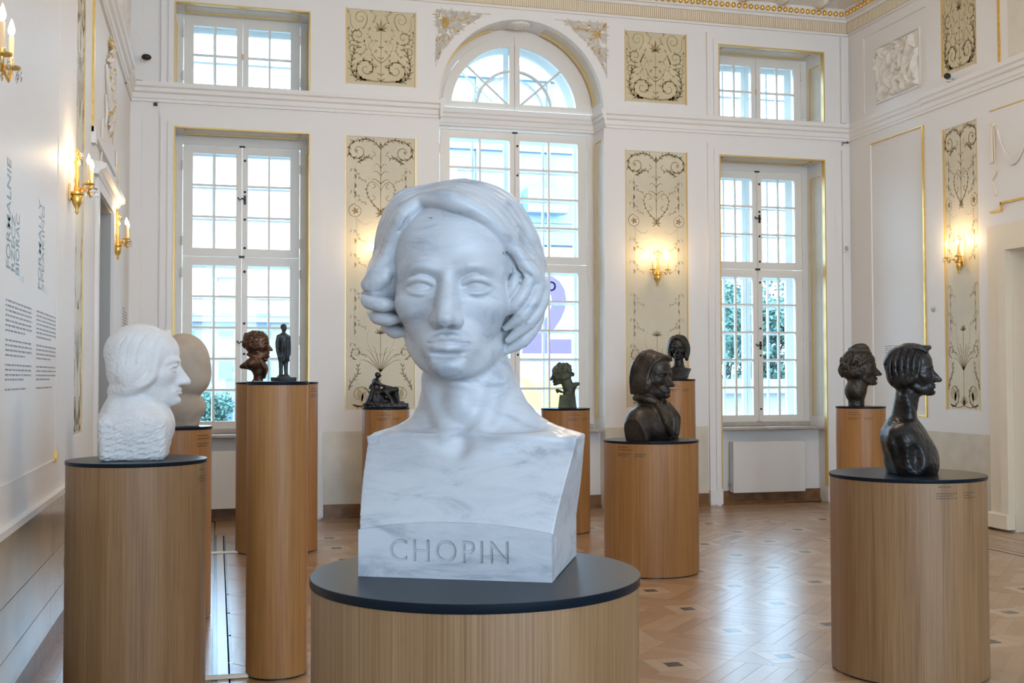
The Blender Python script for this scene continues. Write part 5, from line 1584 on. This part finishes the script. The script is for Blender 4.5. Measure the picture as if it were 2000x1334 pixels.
# 3 -- bare-shouldered dark bronze at right
def dark_bust(h):
    S = Sdf((-.24, -.20, -.005), (.24, .19, .70), h)
    S.ell((0, .0, .05), (.13, .125, .13), .03)
    S.ell((0, .012, .15), (.175, .112, .125), .06)
    S.ell((.135, .04, .18), (.072, .078, .08), .05, mir=True)
    S.ell((.125, -.01, .06), (.068, .085, .09), .05, mir=True)
    S.ell((0, -.065, .06), (.12, .07, .10), .05)
    S.ell((.195, -.03, .09), (.035, .025, .06), .03, op='sub', mir=True)
    S.ell((.205, .06, .10), (.03, .018, .09), .03, op='sub', mir=True)
    S.tube([(0, .055, .20), (0, .03, .29), (0, .005, .42)], [.085, .060, .060], .06)
    S.tube([(.03, -.01, .24), (.05, .0, .32), (.06, .02, .40)], [.016, .016, .018], .03, mir=True)
    S.tube([(.02, -.03, .235), (.08, -.02, .25), (.15, .02, .245)], [.014, .012, .012], .03, mir=True)
    S.frame((0, -.022, .392), 0, .272, math.radians(-3))
    face(S, 1.14)
    S.ell((0, .09, .655), (.345, .42, .345), .02)
    S.ell((0, .22, .42), (.29, .25, .26), .06)
    S.ell((.27, .13, .38), (.09, .21, .16), .05, mir=True)
    # combed-over ridge that overhangs the brow
    S.ell((0, -.235, .90), (.17, .10, .075), .06); S.tube([(.10, -.28, .885), (0, -.335, .92), (-.10, -.30, .915)], [.03, .045, .035], .04)
    crown_locks(S, (.035, .11, .18), .985, -.28, (.035, .052, .052, .045), .016)
    # strands falling from the ridge over temple and ear to the nape
    side_locks(S, [[(-.22, .86), (-.15, .72), (-.12, .58), (-.10, .46), (-.06, .37)], [(-.13, .90), (-.06, .74), (-.02, .58), (.0, .44), (.05, .32)], [(-.02, .93), (.05, .76), (.08, .58), (.10, .42), (.15, .27)],
                   [(.10, .93), (.16, .76), (.19, .57), (.20, .40), (.24, .24)], [(.22, .89), (.28, .72), (.30, .55), (.30, .38), (.32, .23)], [(.33, .80), (.39, .64), (.40, .50), (.38, .36), (.37, .26)]], (.022, .045, .05, .05, .035), .012, .008)
    side_locks(S, [[(-.10, .46), (-.06, .37), (.02, .31), (.12, .29)], [(.04, .38), (.10, .28), (.20, .23), (.30, .24)]], (.02, .045, .045, .03), .014, .04)
    S.tube([(.30, -.05, .38), (.325, -.03, .32), (.31, .0, .29)], [.016, .024, .018], .012, mir=True)
    S.frame()
    S.half((0, 0, -1), 0.0)
    S.rough(.0022, 90, 4)
    return S
put('bronze_bust', 'dark bronze bare-shouldered bust in profile on the wide oak pedestal', 'bust', dark_bust(.0034).mesh('dark_bust', 'bronze'), 'rf', .017, -.005, math.radians(56), 'portrait busts on pedestals')

# 4 -- dark bust in a coat, middle of the room
def coat_bust(h):
    S = Sdf((-.34, -.26, -.005), (.34, .24, .72), h)
    S.ell((0, .0, .10), (.235, .15, .17), .02)
    S.ell((.175, .01, .14), (.125, .105, .115), .06, mir=True)
    S.ell((0, -.07, .13), (.15, .11, .15), .06)
    S.tube([(.24, .0, .08), (.27, -.01, .0)], [.09, .09], .05, mir=True)
    S.half((1, 0, -.25), .255, .004); S.half((-1, 0, -.25), .255, .004)
    S.tube([(0, .03, .22), (0, .01, .32), (0, .0, .40)], [.105, .092, .095], .03)
    S.tube([(.02, -.115, .22), (.06, -.08, .285), (.10, .0, .315), (.08, .09, .325), (0, .115, .325)], [.025, .028, .03, .03, .03], .015, mir=True)     # collar
    S.tube([(.09, -.10, .27), (.10, -.165, .17), (.05, -.19, .05)], [.02, .03, .02], .012, mir=True)                          # lapel
    S.ell((0, -.118, .245), (.05, .04, .035), .012); S.tube([(0, -.13, .24), (.02, -.175, .15), (.01, -.185, .06)], [.02, .025, .015], .012)
    S.frame((0, -.02, .315), math.radians(-6), .362)
    face(S, 1.12, brow=1.25)
    S.ell((0, .09, .655), (.36, .42, .345), .02)
    S.ell((0, .25, .40), (.33, .24, .32), .06)
    S.ell((.32, .08, .36), (.10, .24, .27), .05, mir=True)
    locks(S, [(.0, -.30, .90), (.16, -.26, .86), (.29, -.14, .70), (.36, -.08, .46), (.37, -.06, .22)], [(.0, .10, 1.02), (.22, .16, .95), (.34, .26, .70), (.33, .34, .42), (.28, .36, .14)], 7, [.045, .055, .055, .055, .045], .012, mir=True)
    S.tube([(-.12, -.335, .70), (0, -.352, .71), (.12, -.335, .70)], .012, .02); S.tube([(-.10, -.345, .64), (0, -.36, .645), (.10, -.345, .64)], .010, .02)
    S.frame()
    S.half((0, 0, -1), 0.0)
    S.rough(.0025, 70, 6)
    return S
put('bronze_bust', 'dark bronze bust of a man in coat and cravat on the mid-floor pedestal', 'bust', coat_bust(.0042).mesh('coat_bust', 'bronze_dark2'), 'mid', .0, -.02, math.radians(40), 'portrait busts on pedestals')

# 5 -- small long-haired bust on the tall pedestal
def long_hair(h):
    S = Sdf((-.16, -.13, -.004), (.16, .14, .47), h)
    def chest(p):
        x, y, z = p
        w = .070 + .055 * np.clip(z / .11, 0, 1); f = .055 + .012 * (1 - (x / .12) ** 2) - .018 * np.clip(z / .11, 0, 1)
        return np.maximum(np.maximum(np.abs(x) - w, np.abs(y) - f), np.maximum(z - (.125 - .14 * np.abs(x)), -z)) - .003
    S.field(chest)
    S.tube([(0, .015, .10), (0, .01, .2), (0, .0, .26)], [.062, .045, .045], .035)
    S.frame((0, -.012, .20), math.radians(12), .248)
    face(S)
    S.ell((0, .09, .655), (.37, .42, .345), .02)
    S.ell((0, .20, .36), (.34, .24, .38), .06)
    locks(S, [(-.10, -.26, .92), (.14, -.30, .84), (.29, -.20, .64), (.34, -.12, .40), (.31, -.10, .12)], [(-.05, .10, 1.02), (.24, .12, .94), (.40, .14, .66), (.42, .14, .36), (.34, .16, .02)], 5, [.05, .06, .07, .075, .06], .014)
    locks(S, [(-.12, -.26, .92), (-.22, -.26, .82), (-.32, -.16, .60), (-.35, -.12, .36), (-.30, -.10, .08)], [(-.10, .10, 1.0), (-.27, .12, .92), (-.39, .14, .66), (-.41, .14, .36), (-.32, .16, .0)], 5, [.045, .055, .065, .07, .06], .014)
    S.frame(); S.half((0, 0, -1), 0.0); S.rough(.001, 120, 7)
    return S
put('bronze_bust', 'small dark bust with chin-length hair on a narrow tall pedestal', 'bust', long_hair(.0034).mesh('long_hair_bust', 'bronze'), 'tall', .06, -.02, math.radians(-40), 'portrait busts on pedestals')

# 6 -- dark bronze head on its neck, right corner
def neck_head(h):
    S = Sdf((-.20, -.26, -.004), (.20, .24, .68), h)
    S.tube([(0, .03, -.02), (0, .03, .06), (0, .02, .16), (0, .01, .28)], [.078, .075, .088, .10], .03, smooth=False)
    S.ell((0, .05, .15), (.10, .09, .09), .05)
    S.frame((0, -.02, .195), 0, .375, math.radians(-2))
    face(S, 1.15)
    S.ell((0, .09, .64), (.34, .41, .335), .02); S.ell((0, .24, .42), (.30, .24, .27), .06); S.ell((.27, .14, .38), (.09, .22, .16), .05, mir=True)
    S.tube([(.06, -.22, .93), (0, -.12, 1.03), (-.02, .08, 1.04), (0, .24, .96)], [.05, .08, .075, .06], .03)
    crown_locks(S, (.05, .14), .99, -.26, (.03, .05, .05, .045), .03); curls(S, 46, 5, .034, .026)
    S.tube([(.02, .45, .62), (.06, .52, .44), (.02, .47, .28)], [.05, .055, .04], .02, mir=True)
    S.frame(); S.half((0, 0, -1), 0.0); S.rough(.004, 55, 9)
    return S
put('bronze_portrait', 'dark bronze head ending at a bare neck, in profile by the white panel', 'bust', neck_head(.0042).mesh('neck_head', 'bronze_dark2'), 'head', -.01, .0, math.radians(60), 'portrait busts on pedestals')

# 7 -- green patinated head on a block, facing left
def green_head(h):
    S = Sdf((-.13, -.17, -.004), (.13, .15, .46), h)
    def blk(p):
        x, y, z = p
        w = .088 - .012 * z / .125
        return np.maximum(np.maximum(np.abs(x) - w, np.abs(y - .015) - w), np.maximum(z - .125, -z))
    S.tube([(0, .03, .13), (0, .03, .17), (0, .01, .25)], [.06, .055, .055], .03); S.half((0, 0, -1), -.127)
    S.tube([(.0, -.04, .155), (.03, -.06, .165), (.03, -.085, .175), (.0, -.08, .155)], [.012, .014, .014, .012], .008)
    S.tube([(0, .06, .18), (.02, .085, .22), (.0, .12, .235)], [.03, .028, .018], .02)
    S.frame((0, -.035, .222), 0, .222, math.radians(6))
    face(S, 1.14)
    S.ell((0, .09, .64), (.34, .41, .335), .02); S.ell((0, .24, .45), (.30, .24, .28), .06); S.ell((.27, .12, .40), (.09, .22, .19), .05, mir=True)
    curls(S, 40, 8, .038, .026)
    S.tube([(.0, .44, .50), (.06, .54, .46), (.0, .52, .36)], [.05, .05, .04], .02, mir=True)
    S.frame(); S.half((0, 0, -1), 0.0); S.rough(.003, 80, 12)
    return S
x, y, R, top = PED['green']
tg = thing('bronze_portrait', 'green patinated bronze head on a square block before the arched window', 'bust', (x, y - .01, top + .0003), math.radians(-107), 'portrait busts on pedestals')
link('portrait', green_head(.0034).mesh('green_head', 'bronze_green'), tg)
m = MB()._add([(sx * .09, .015 + sy * .09, 0) for sx, sy in ((-1, -1), (1, -1), (1, 1), (-1, 1))] + [(sx * .076, .015 + sy * .076, .128) for sx, sy in ((-1, -1), (1, -1), (1, 1), (-1, 1))], [(3, 2, 1, 0), (4, 5, 6, 7), (0, 1, 5, 4), (1, 2, 6, 5), (2, 3, 7, 6), (3, 0, 4, 7)])
bevel(m.build('block', 'bronze_green', tg), .006)

# 8 -- brown bronze bust in a high collar, left window
def brown_bust(h):
    S = Sdf((-.14, -.15, -.004), (.14, .18, .48), h)
    S.tube([(0, -.01, 0), (0, -.012, .03)], [.055, .035], .01, smooth=False)
    S.tube([(0, -.022, .02), (0, -.018, .09), (0, .0, .16)], [.030, .052, .068], .02)
    S.ell((0, .025, .165), (.11, .06, .045), .04); S.ell((.08, .045, .16), (.04, .042, .042), .03, mir=True)
    S.tube([(0, .07, .15), (0, .125, .135)], [.045, .02], .02)
    S.tube([(0, .01, .17), (0, .0, .25)], [.052, .048], .02)
    S.tube([(.0, -.095, .225), (.04, -.05, .215), (.055, .015, .225), (.03, .06, .24), (0, .065, .24)], [.010, .016, .018, .018, .016], .012, mir=True)
    S.tube([(.06, -.04, .19), (.05, -.075, .12), (.015, -.065, .04)], [.016, .02, .012], .01, mir=True)
    S.ell((0, -.075, .195), (.03, .022, .02), .01)
    S.frame((0, -.012, .205), 0, .250)
    face(S, 1.12)
    S.ell((0, .09, .65), (.34, .41, .34), .02); S.ell((0, .24, .48), (.30, .24, .26), .06); S.ell((.27, .12, .42), (.09, .22, .16), .05, mir=True)
    curls(S, 46, 12, .036, .022)
    S.frame(); S.half((0, 0, -1), 0.0); S.rough(.0012, 110, 15)
    return S
put('bronze_bust', 'brown bronze bust in a high collar before the street window', 'bust', brown_bust(.0032).mesh('brown_bust', 'bronze_brown'), 'wide', -.18, -.02, math.radians(80), 'portrait busts on pedestals')

# 9 -- smooth tan stone head
def stone_head(h):
    S = Sdf((-.21, -.22, -.004), (.21, .22, .60), h)
    S.ell((0, .0, .385), (.155, .175, .20), .02, rot=(.12, 0, 0)); S.ell((0, -.03, .30), (.13, .14, .12), .06)
    S.tube([(0, .0, .03), (0, -.01, .12), (0, .0, .22)], [.105, .12, .085], .03, smooth=False)
    S.ell((.03, -.09, .12), (.06, .05, .06), .02); S.ell((.10, .0, .06), (.05, .07, .07), .02)
    S.half((0, 0, -1), 0.0)
    S.rough(.006, 40, 21, lambda x, y, z: np.clip((.22 - z) / .05, 0, 1) + .06)
    return S
put('stone_sculpture', 'smooth egg-shaped tan stone head behind the rough white head', 'sculpture', stone_head(.0045).mesh('stone_head', 'tan_stone'), 'stone', .03, .0, math.radians(60))

# 10 -- small standing figure on the slim column
def standing(h):
    S = Sdf((-.06, -.055, -.002), (.06, .055, .31), h)
    S.box((0, 0, .010), (.052, .040, .0105), .003)
    S.ell((0, .0, .024), (.035, .028, .008), .006)
    S.tube([(.014, -.004, .025), (.014, .0, .07), (.015, .002, .125)], [.010, .0105, .015], .006); S.tube([(-.014, .004, .025), (-.014, .004, .07), (-.013, .002, .125)], [.010, .0105, .015], .006)
    S.tube([(.014, -.016, .026), (.014, .002, .028)], [.008, .009], .006); S.tube([(-.014, -.010, .026), (-.014, .006, .028)], [.008, .009], .006)
    S.ell((0, .003, .125), (.030, .021, .030), .012)                       # coat skirt
    S.tube([(0, .002, .13), (0, .002, .175), (0, .002, .225)], [.024, .0255, .023], .012)
    S.ell((0, .003, .228), (.034, .018, .016), .012)                       # shoulders
    S.tube([(.032, .003, .228), (.038, .004, .185), (.032, -.006, .145), (.026, -.012, .135)], [.0105, .009, .0075, .006], .005)
    S.tube([(-.032, .003, .228), (-.038, .006, .185), (-.034, .002, .14), (-.032, -.004, .125)], [.0105, .009, .0075, .006], .005)
    S.tube([(0, .002, .235), (0, .0, .256)], [.009, .0085], .006)
    S.ell((0, -.002, .274), (.0125, .0155, .019), .006); S.ell((0, .004, .279), (.0145, .0155, .0155), .004); S.tube([(0, -.016, .274), (0, -.0195, .270)], [.0025, .003], .003)
    S.tube([(.012, -.018, .20), (.010, -.022, .15), (.018, -.019, .105)], [.004, .005, .004], .004); S.tube([(-.012, -.018, .20), (-.010, -.022, .15), (-.018, -.019, .105)], [.004, .005, .004], .004)
    S.half((0, 0, -1), 0.0)
    S.rough(.0012, 260, 31)
    return S
put('bronze_statuette', 'small dark bronze standing figure on a block, on the slim column', 'statuette', standing(.0016).mesh('standing_figure', 'bronze_slate'), 'slim', .028, -.02, math.radians(35))

# 11 -- seated figure on a base
def seated(h):
    S = Sdf((-.24, -.13, -.002), (.24, .13, .37), h)
    S.box((0, 0, .02), (.222, .075, .021), .006)
    S.ell((-.09, .0, .08), (.09, .07, .10), .03); S.ell((-.14, .0, .06), (.06, .06, .06), .03)          # draped rock seat
    S.ell((.02, .0, .05), (.10, .05, .04), .03)
    S.tube([(-.085, 0, .15), (-.095, 0, .20), (-.10, .0, .25)], [.042, .040, .040], .02)                 # trunk leaning back
    S.ell((-.10, 0, .255), (.032, .058, .026), .02)
    S.tube([(-.095, 0, .27), (-.085, 0, .295)], [.016, .015], .01); S.ell((-.078, 0, .318), (.026, .021, .029), .006); S.ell((-.086, 0, .324), (.026, .024, .026), .006)
    S.tube([(-.053, 0, .318), (-.048, 0, .313)], [.004, .005], .004)
    S.tube([(-.10, -.055, .25), (-.03, -.055, .215), (.03, -.035, .20), (.09, -.03, .185)], [.018, .016, .014, .010], .012)      # near arm resting on the knee
    S.tube([(-.10, .055, .25), (-.145, .06, .215), (-.16, .055, .19)], [.018, .016, .012], .012)
    S.tube([(-.08, -.03, .145), (.02, -.035, .165), (.10, -.032, .175)], [.038, .034, .028], .015)        # thighs
    S.tube([(-.08, .03, .14), (.02, .035, .15), (.095, .034, .155)], [.038, .034, .028], .015)
    S.tube([(.10, -.032, .175), (.10, -.03, .11), (.125, -.03, .055)], [.027, .024, .016], .012)          # shins
    S.tube([(.095, .034, .155), (.07, .034, .10), (.09, .034, .05)], [.027, .024, .016], .012)
    S.tube([(.125, -.03, .052), (.175, -.035, .048)], [.014, .011], .008); S.tube([(.09, .034, .05), (.14, .036, .046)], [.014, .011], .008)
    S.tube([(-.02, -.05, .16), (.03, -.055, .11), (.06, -.055, .05)], [.02, .022, .02], .02); S.tube([(-.13, -.05, .18), (-.15, -.06, .10), (-.175, -.06, .045)], [.02, .025, .022], .02)
    S.half((0, 0, -1), 0.0)
    S.rough(.0025, 110, 41)
    return S
put('bronze_statuette', 'dark bronze seated figure with outstretched legs on a slab', 'statuette', seated(.0030).mesh('seated_figure', 'bronze'), 'seat', .0, -.01, math.radians(-9))
# =================================================================== STREET OUTSIDE
GZ = -3.6
M['facade'] = plain('pale_facade', (0.27, 0.265, 0.26), 0.8, var=.08, scale=.4)
M['facade2'] = plain('grey_facade', (0.22, 0.23, 0.245), 0.8, var=.08, scale=.4)
M['fglass'] = plain('facade_window', (0.10, 0.15, 0.20), 0.15)
M['roof'] = plain('roof_slate', (0.16, 0.15, 0.16), 0.7)
M['asphalt'] = plain('asphalt', (0.16, 0.17, 0.18), 0.8, var=.1, scale=.3)
M['leaf'] = plain('leaves', (0.085, 0.17, 0.13), 0.6, var=.45, scale=1.5)
M['bark'] = plain('bark', (0.05, 0.04, 0.03), 0.8)
M['purple'] = plain('purple_print', (0.11, 0.06, 0.36), 0.5)
M['yellow'] = plain('yellow_print', (0.55, 0.50, 0.06), 0.5)
M['palegreen'] = plain('palegreen_print', (0.30, 0.42, 0.38), 0.5)
M['banner'] = plain('banner_white', (0.40, 0.42, 0.45), 0.5)
M['carbody'] = plain('car_paint', (0.35, 0.37, 0.40), 0.25)
M['signblue'] = plain('sign_blue', (0.02, 0.12, 0.42), 0.4)
M['lowwall'] = plain('white_render', (0.34, 0.34, 0.35), 0.8)
struct(MB().box(-160, 260, YB + 2, 420, GZ - .2, GZ).build('ground_outside', 'asphalt'), 'grey street far below the windows')
def block(label, x0, x1, y, d, z1, roof, cols, rows, mat, z0=2.0, gap=3.6, name='street_building'):
    t = thing(name, label, 'building', ((x0 + x1) / 2, y, GZ))
    w = (x1 - x0) / 2; hgt = z1 - GZ
    MB().box(-w, w, 0, d, 0, hgt).build('wall', mat, t)
    MB().box(-w - .3, w + .3, -.5, d + .5, hgt, hgt + .5).build('eaves', 'facade', t)
    if roof:
        m = MB(); m._add([(-w - .4, -.6, hgt + .5), (w + .4, -.6, hgt + .5), (w + .4, d + .6, hgt + .5), (-w - .4, d + .6, hgt + .5), (-w + 3, d / 2, hgt + roof), (w - 3, d / 2, hgt + roof)], [(0, 1, 5, 4), (2, 3, 4, 5), (1, 2, 5), (3, 0, 4), (3, 2, 1, 0)])
        r = m.build('roof', 'roof', t)
        MB().box(-w * .4, -w * .4 + 1.4, d * .3, d * .3 + 1.2, hgt + .6, hgt + roof + 1.6).build('chimney', 'facade2', r)
    fr = MB().box(-.72, .72, -.06, .02, 0, 2.1).mesh('window_frame', 'facade', None); gl = MB().box(-.58, .58, -.09, -.05, .1, 2.0).mesh('window_glass', 'fglass', None)
    for i in range(cols):
        for j in range(rows):
            o = link('window', fr, t); o.location = (-w + (i + .5) * 2 * w / cols, 0, 1.3 + j * gap)
            p = link('pane', gl, o)
    return t
block('pale grey house with slate roof across the street', -16.5, 8.6, 98, 14, 6.2, 2.2, 8, 3, 'facade')
block('slim pale tower far behind the slate-roofed house', .3, 4.6, 190, 8, 17.9, 0, 3, 5, 'facade')
# parked cars and parking sign
def car(label, x, y, rz):
    t = thing('parked_car', label, 'car', (x, y, GZ), rz, 'cars parked in the street')
    m = MB(); prof = [(-2.1, .35), (2.1, .35), (2.15, .75), (1.3, .95), (.75, 1.42), (-.9, 1.45), (-1.6, 1.0), (-2.15, .9)]
    vs = [(x_, y_, z_) for y_ in (-.85, .85) for x_, z_ in prof]; k = len(prof)
    m._add(vs, [tuple(range(k)), tuple(range(2 * k - 1, k - 1, -1))] + [(i, (i + 1) % k, k + (i + 1) % k, k + i) for i in range(k)])
    bevel(m.build('body', 'carbody', t), .08, 2)
    g = MB()
    for s in (-.865, .865):
        q = [(1.15, .97), (.7, 1.36), (-.85, 1.38), (-1.4, 1.0)]
        g._add([(a, s, b) for a, b in q], [(0, 1, 2, 3)])
    g.build('side_glass', 'fglass', t)
    for wx in (-1.3, 1.3):
        for s in (-.8, .8):
            MB().lathe([(.33, -.1), (.33, .1), (.2, .11)], 16, (wx, s, .33), 'y').build('wheel', 'black', t, 40)
car('grey car parked nearest, in front of the pale slate-roofed house', -1.6, 74, .15)
car('second grey car parked farther off before the pale house', 3.2, 84, -.1)
t = thing('parking_sign', 'blue parking sign with a white letter P in the street', 'sign', (-2.3, 58, GZ))
MB().tube([(0, 0, 0), (0, 0, 3.4)], .05, 8).build('post', 'grey', t); MB().box(-.45, .45, -.06, -.02, 2.3, 3.2).build('plate', 'signblue', t)
me = text_mesh('P', .95); me.materials.append(M['banner']); o = link('letter', me, t); o.rotation_euler = (PI / 2, 0, 0); o.location = (-.28, -.065, 2.42)
# trees
def tree(label, x, y, h, w, seed, leaves=6500, cat='tree'):
    t = thing('street_tree', label, cat, (x, y, GZ), 0, 'trees outside the windows')
    rs = np.random.RandomState(seed)
    m = MB(); m.tube([(0, 0, 0), (.1, 0, h * .3), (.0, .1, h * .62)], [.28, .2, .1], 8)
    for k in range(6):
        a = rs.uniform(0, 2 * PI); m.tube([(.05, 0, h * (.28 + .05 * k)), (w * .25 * math.cos(a), w * .25 * math.sin(a), h * (.42 + .05 * k)), (w * .4 * math.cos(a), w * .4 * math.sin(a), h * (.52 + .05 * k))], [.09, .06, .03], 6)
    m.build('trunk', 'bark', t)
    cs = [(rs.uniform(-.6, .6) * w / 2, rs.uniform(-.6, .6) * w / 2, h * rs.uniform(.32, .88), rs.uniform(.16, .3) * w) for k in range(16)]
    vs = []; fs = []
    for k in range(leaves):
        c = cs[rs.randint(len(cs))]
        d = rs.normal(size=3); d /= np.linalg.norm(d); r = c[3] * rs.uniform(.55, 1.05)
        p = np.array(c[:3]) + d * r * np.array([1, 1, .8]); s = rs.uniform(.08, .20)
        a = rs.normal(size=3); a /= np.linalg.norm(a); b = np.cross(a, rs.normal(size=3)); b /= np.linalg.norm(b)
        o = len(vs); vs += [tuple(p - a * s), tuple(p + b * s * .6), tuple(p + a * s), tuple(p - b * s * .6)]; fs.append((o, o + 1, o + 2, o + 3))
    me = bpy.data.meshes.new('foliage'); me.from_pydata(vs, [], fs); me.materials.append(M['leaf'])
    o = link('foliage', me, t); o['kind'] = 'stuff'
    return t
for k, (x, y, h, w) in enumerate(((20.9, 47.5, 9.0, 4.4), (25.8, 50, 9.8, 4.8), (30.6, 46, 8.6, 4.2), (36.0, 56, 10.4, 5.0), (28.6, 60, 11.6, 6.0))):
    tree(['broad green tree nearest the glass building, outside the window', 'tall green tree in the middle of the row outside the window', 'lowest green tree of the row outside the window', 'green tree at the far end of the row behind the white house', 'tallest green tree at the back of the row outside the window'][k], x, y, h, w, 20 + k)
tree('small green street tree beside the parking sign', -4.0, 82, 4.4, 4.2, 31, 3500); tree('green bush-like tree beside the parked cars', -.4, 88, 4.6, 3.4, 33, 3000)
# low white house under the trees
t = block('low white house in front of the green trees', 17.5, 31, 38, 5, .9, 0, 5, 1, 'lowwall')
# modern glazed building opposite the arched window
t = thing('glazed_building', 'glass fronted building opposite the arched window', 'building', (9.5, 36, GZ))
M['curtain'] = plain('curtain_glass', (0.23, 0.285, 0.33), 0.25)
M['mullion'] = plain('mullion_grey', (0.22, 0.28, 0.33), 0.4)
W2 = 4.9
MB().box(-W2, W2, 0.1, 8, 0, 15.2).build('core', 'curtain', t)
m = MB()
for k in range(9): m.box(-W2 + k * 2 * W2 / 8 - .05, -W2 + k * 2 * W2 / 8 + .05, -.06, .1, 0, 15.2)
m.build('mullions', 'mullion', t)
for j, z in enumerate((9.5, 12.6, 15.0)):
    MB().box(-W2, W2, -.08, .1, z, z + .45 if j else z + .7).build('spandrel_band', 'mullion', t)
for i in range(8):
    for j, (z0, z1) in enumerate(((10.25, 12.55), (13.1, 14.95))):
        x0 = -W2 + i * 2 * W2 / 8
        MB().box(x0 + .06, x0 + 2 * W2 / 8 - .06, .04, .095, z0, z1).build('pane', 'curtain', t)
m = MB().box(.3, 1.7, -.7, -.1, 10.5, 11.3); m.build('air_unit', 'mullion', t)
b = thing('advertising_banner', 'white banner with a large purple figure 2 and yellow leaves on the glass building', 'banner', (9.7, 35.7, GZ))
MB().box(-3.4, 3.4, 0, .05, 1.6, 9.4).build('sheet', 'banner', b)
def banner_text(txt, x, z, s, mat, bold=0):
    me = text_mesh(txt, s, 0, bold); me.materials.append(M[mat]); o = link('printed_figure', me, b); o.rotation_euler = (PI / 2, 0, 0); o.location = (x, -.01, z)
banner_text('2', -.05, 5.95, 3.6, 'purple', .07); banner_text('rin', 1.2, 8.6, .8, 'palegreen'); banner_text('co', .5, 7.95, .7, 'palegreen')
m = MB(lambda u, v, n: (u, -.012 - n, v))
for i, a in enumerate((-.5, .1, .7, 1.3)): m.ribbon([(1.0 + 1.5 * k / 6 * math.sin(a) - .3, 4.0 + 1.3 * k / 6 * math.cos(a)) for k in range(7)], [.05, .35, .5, .55, .45, .25, .03], .003 * i)
for i, a in enumerate((-.9, -.3, .4, 1.0)): m.ribbon([(-1.2 + 1.3 * k / 6 * math.sin(a), 4.1 + 1.2 * k / 6 * math.cos(a)) for k in range(7)], [.05, .3, .45, .5, .4, .2, .03], .012 + .003 * i)
m.build('printed_leaves', 'yellow', b)
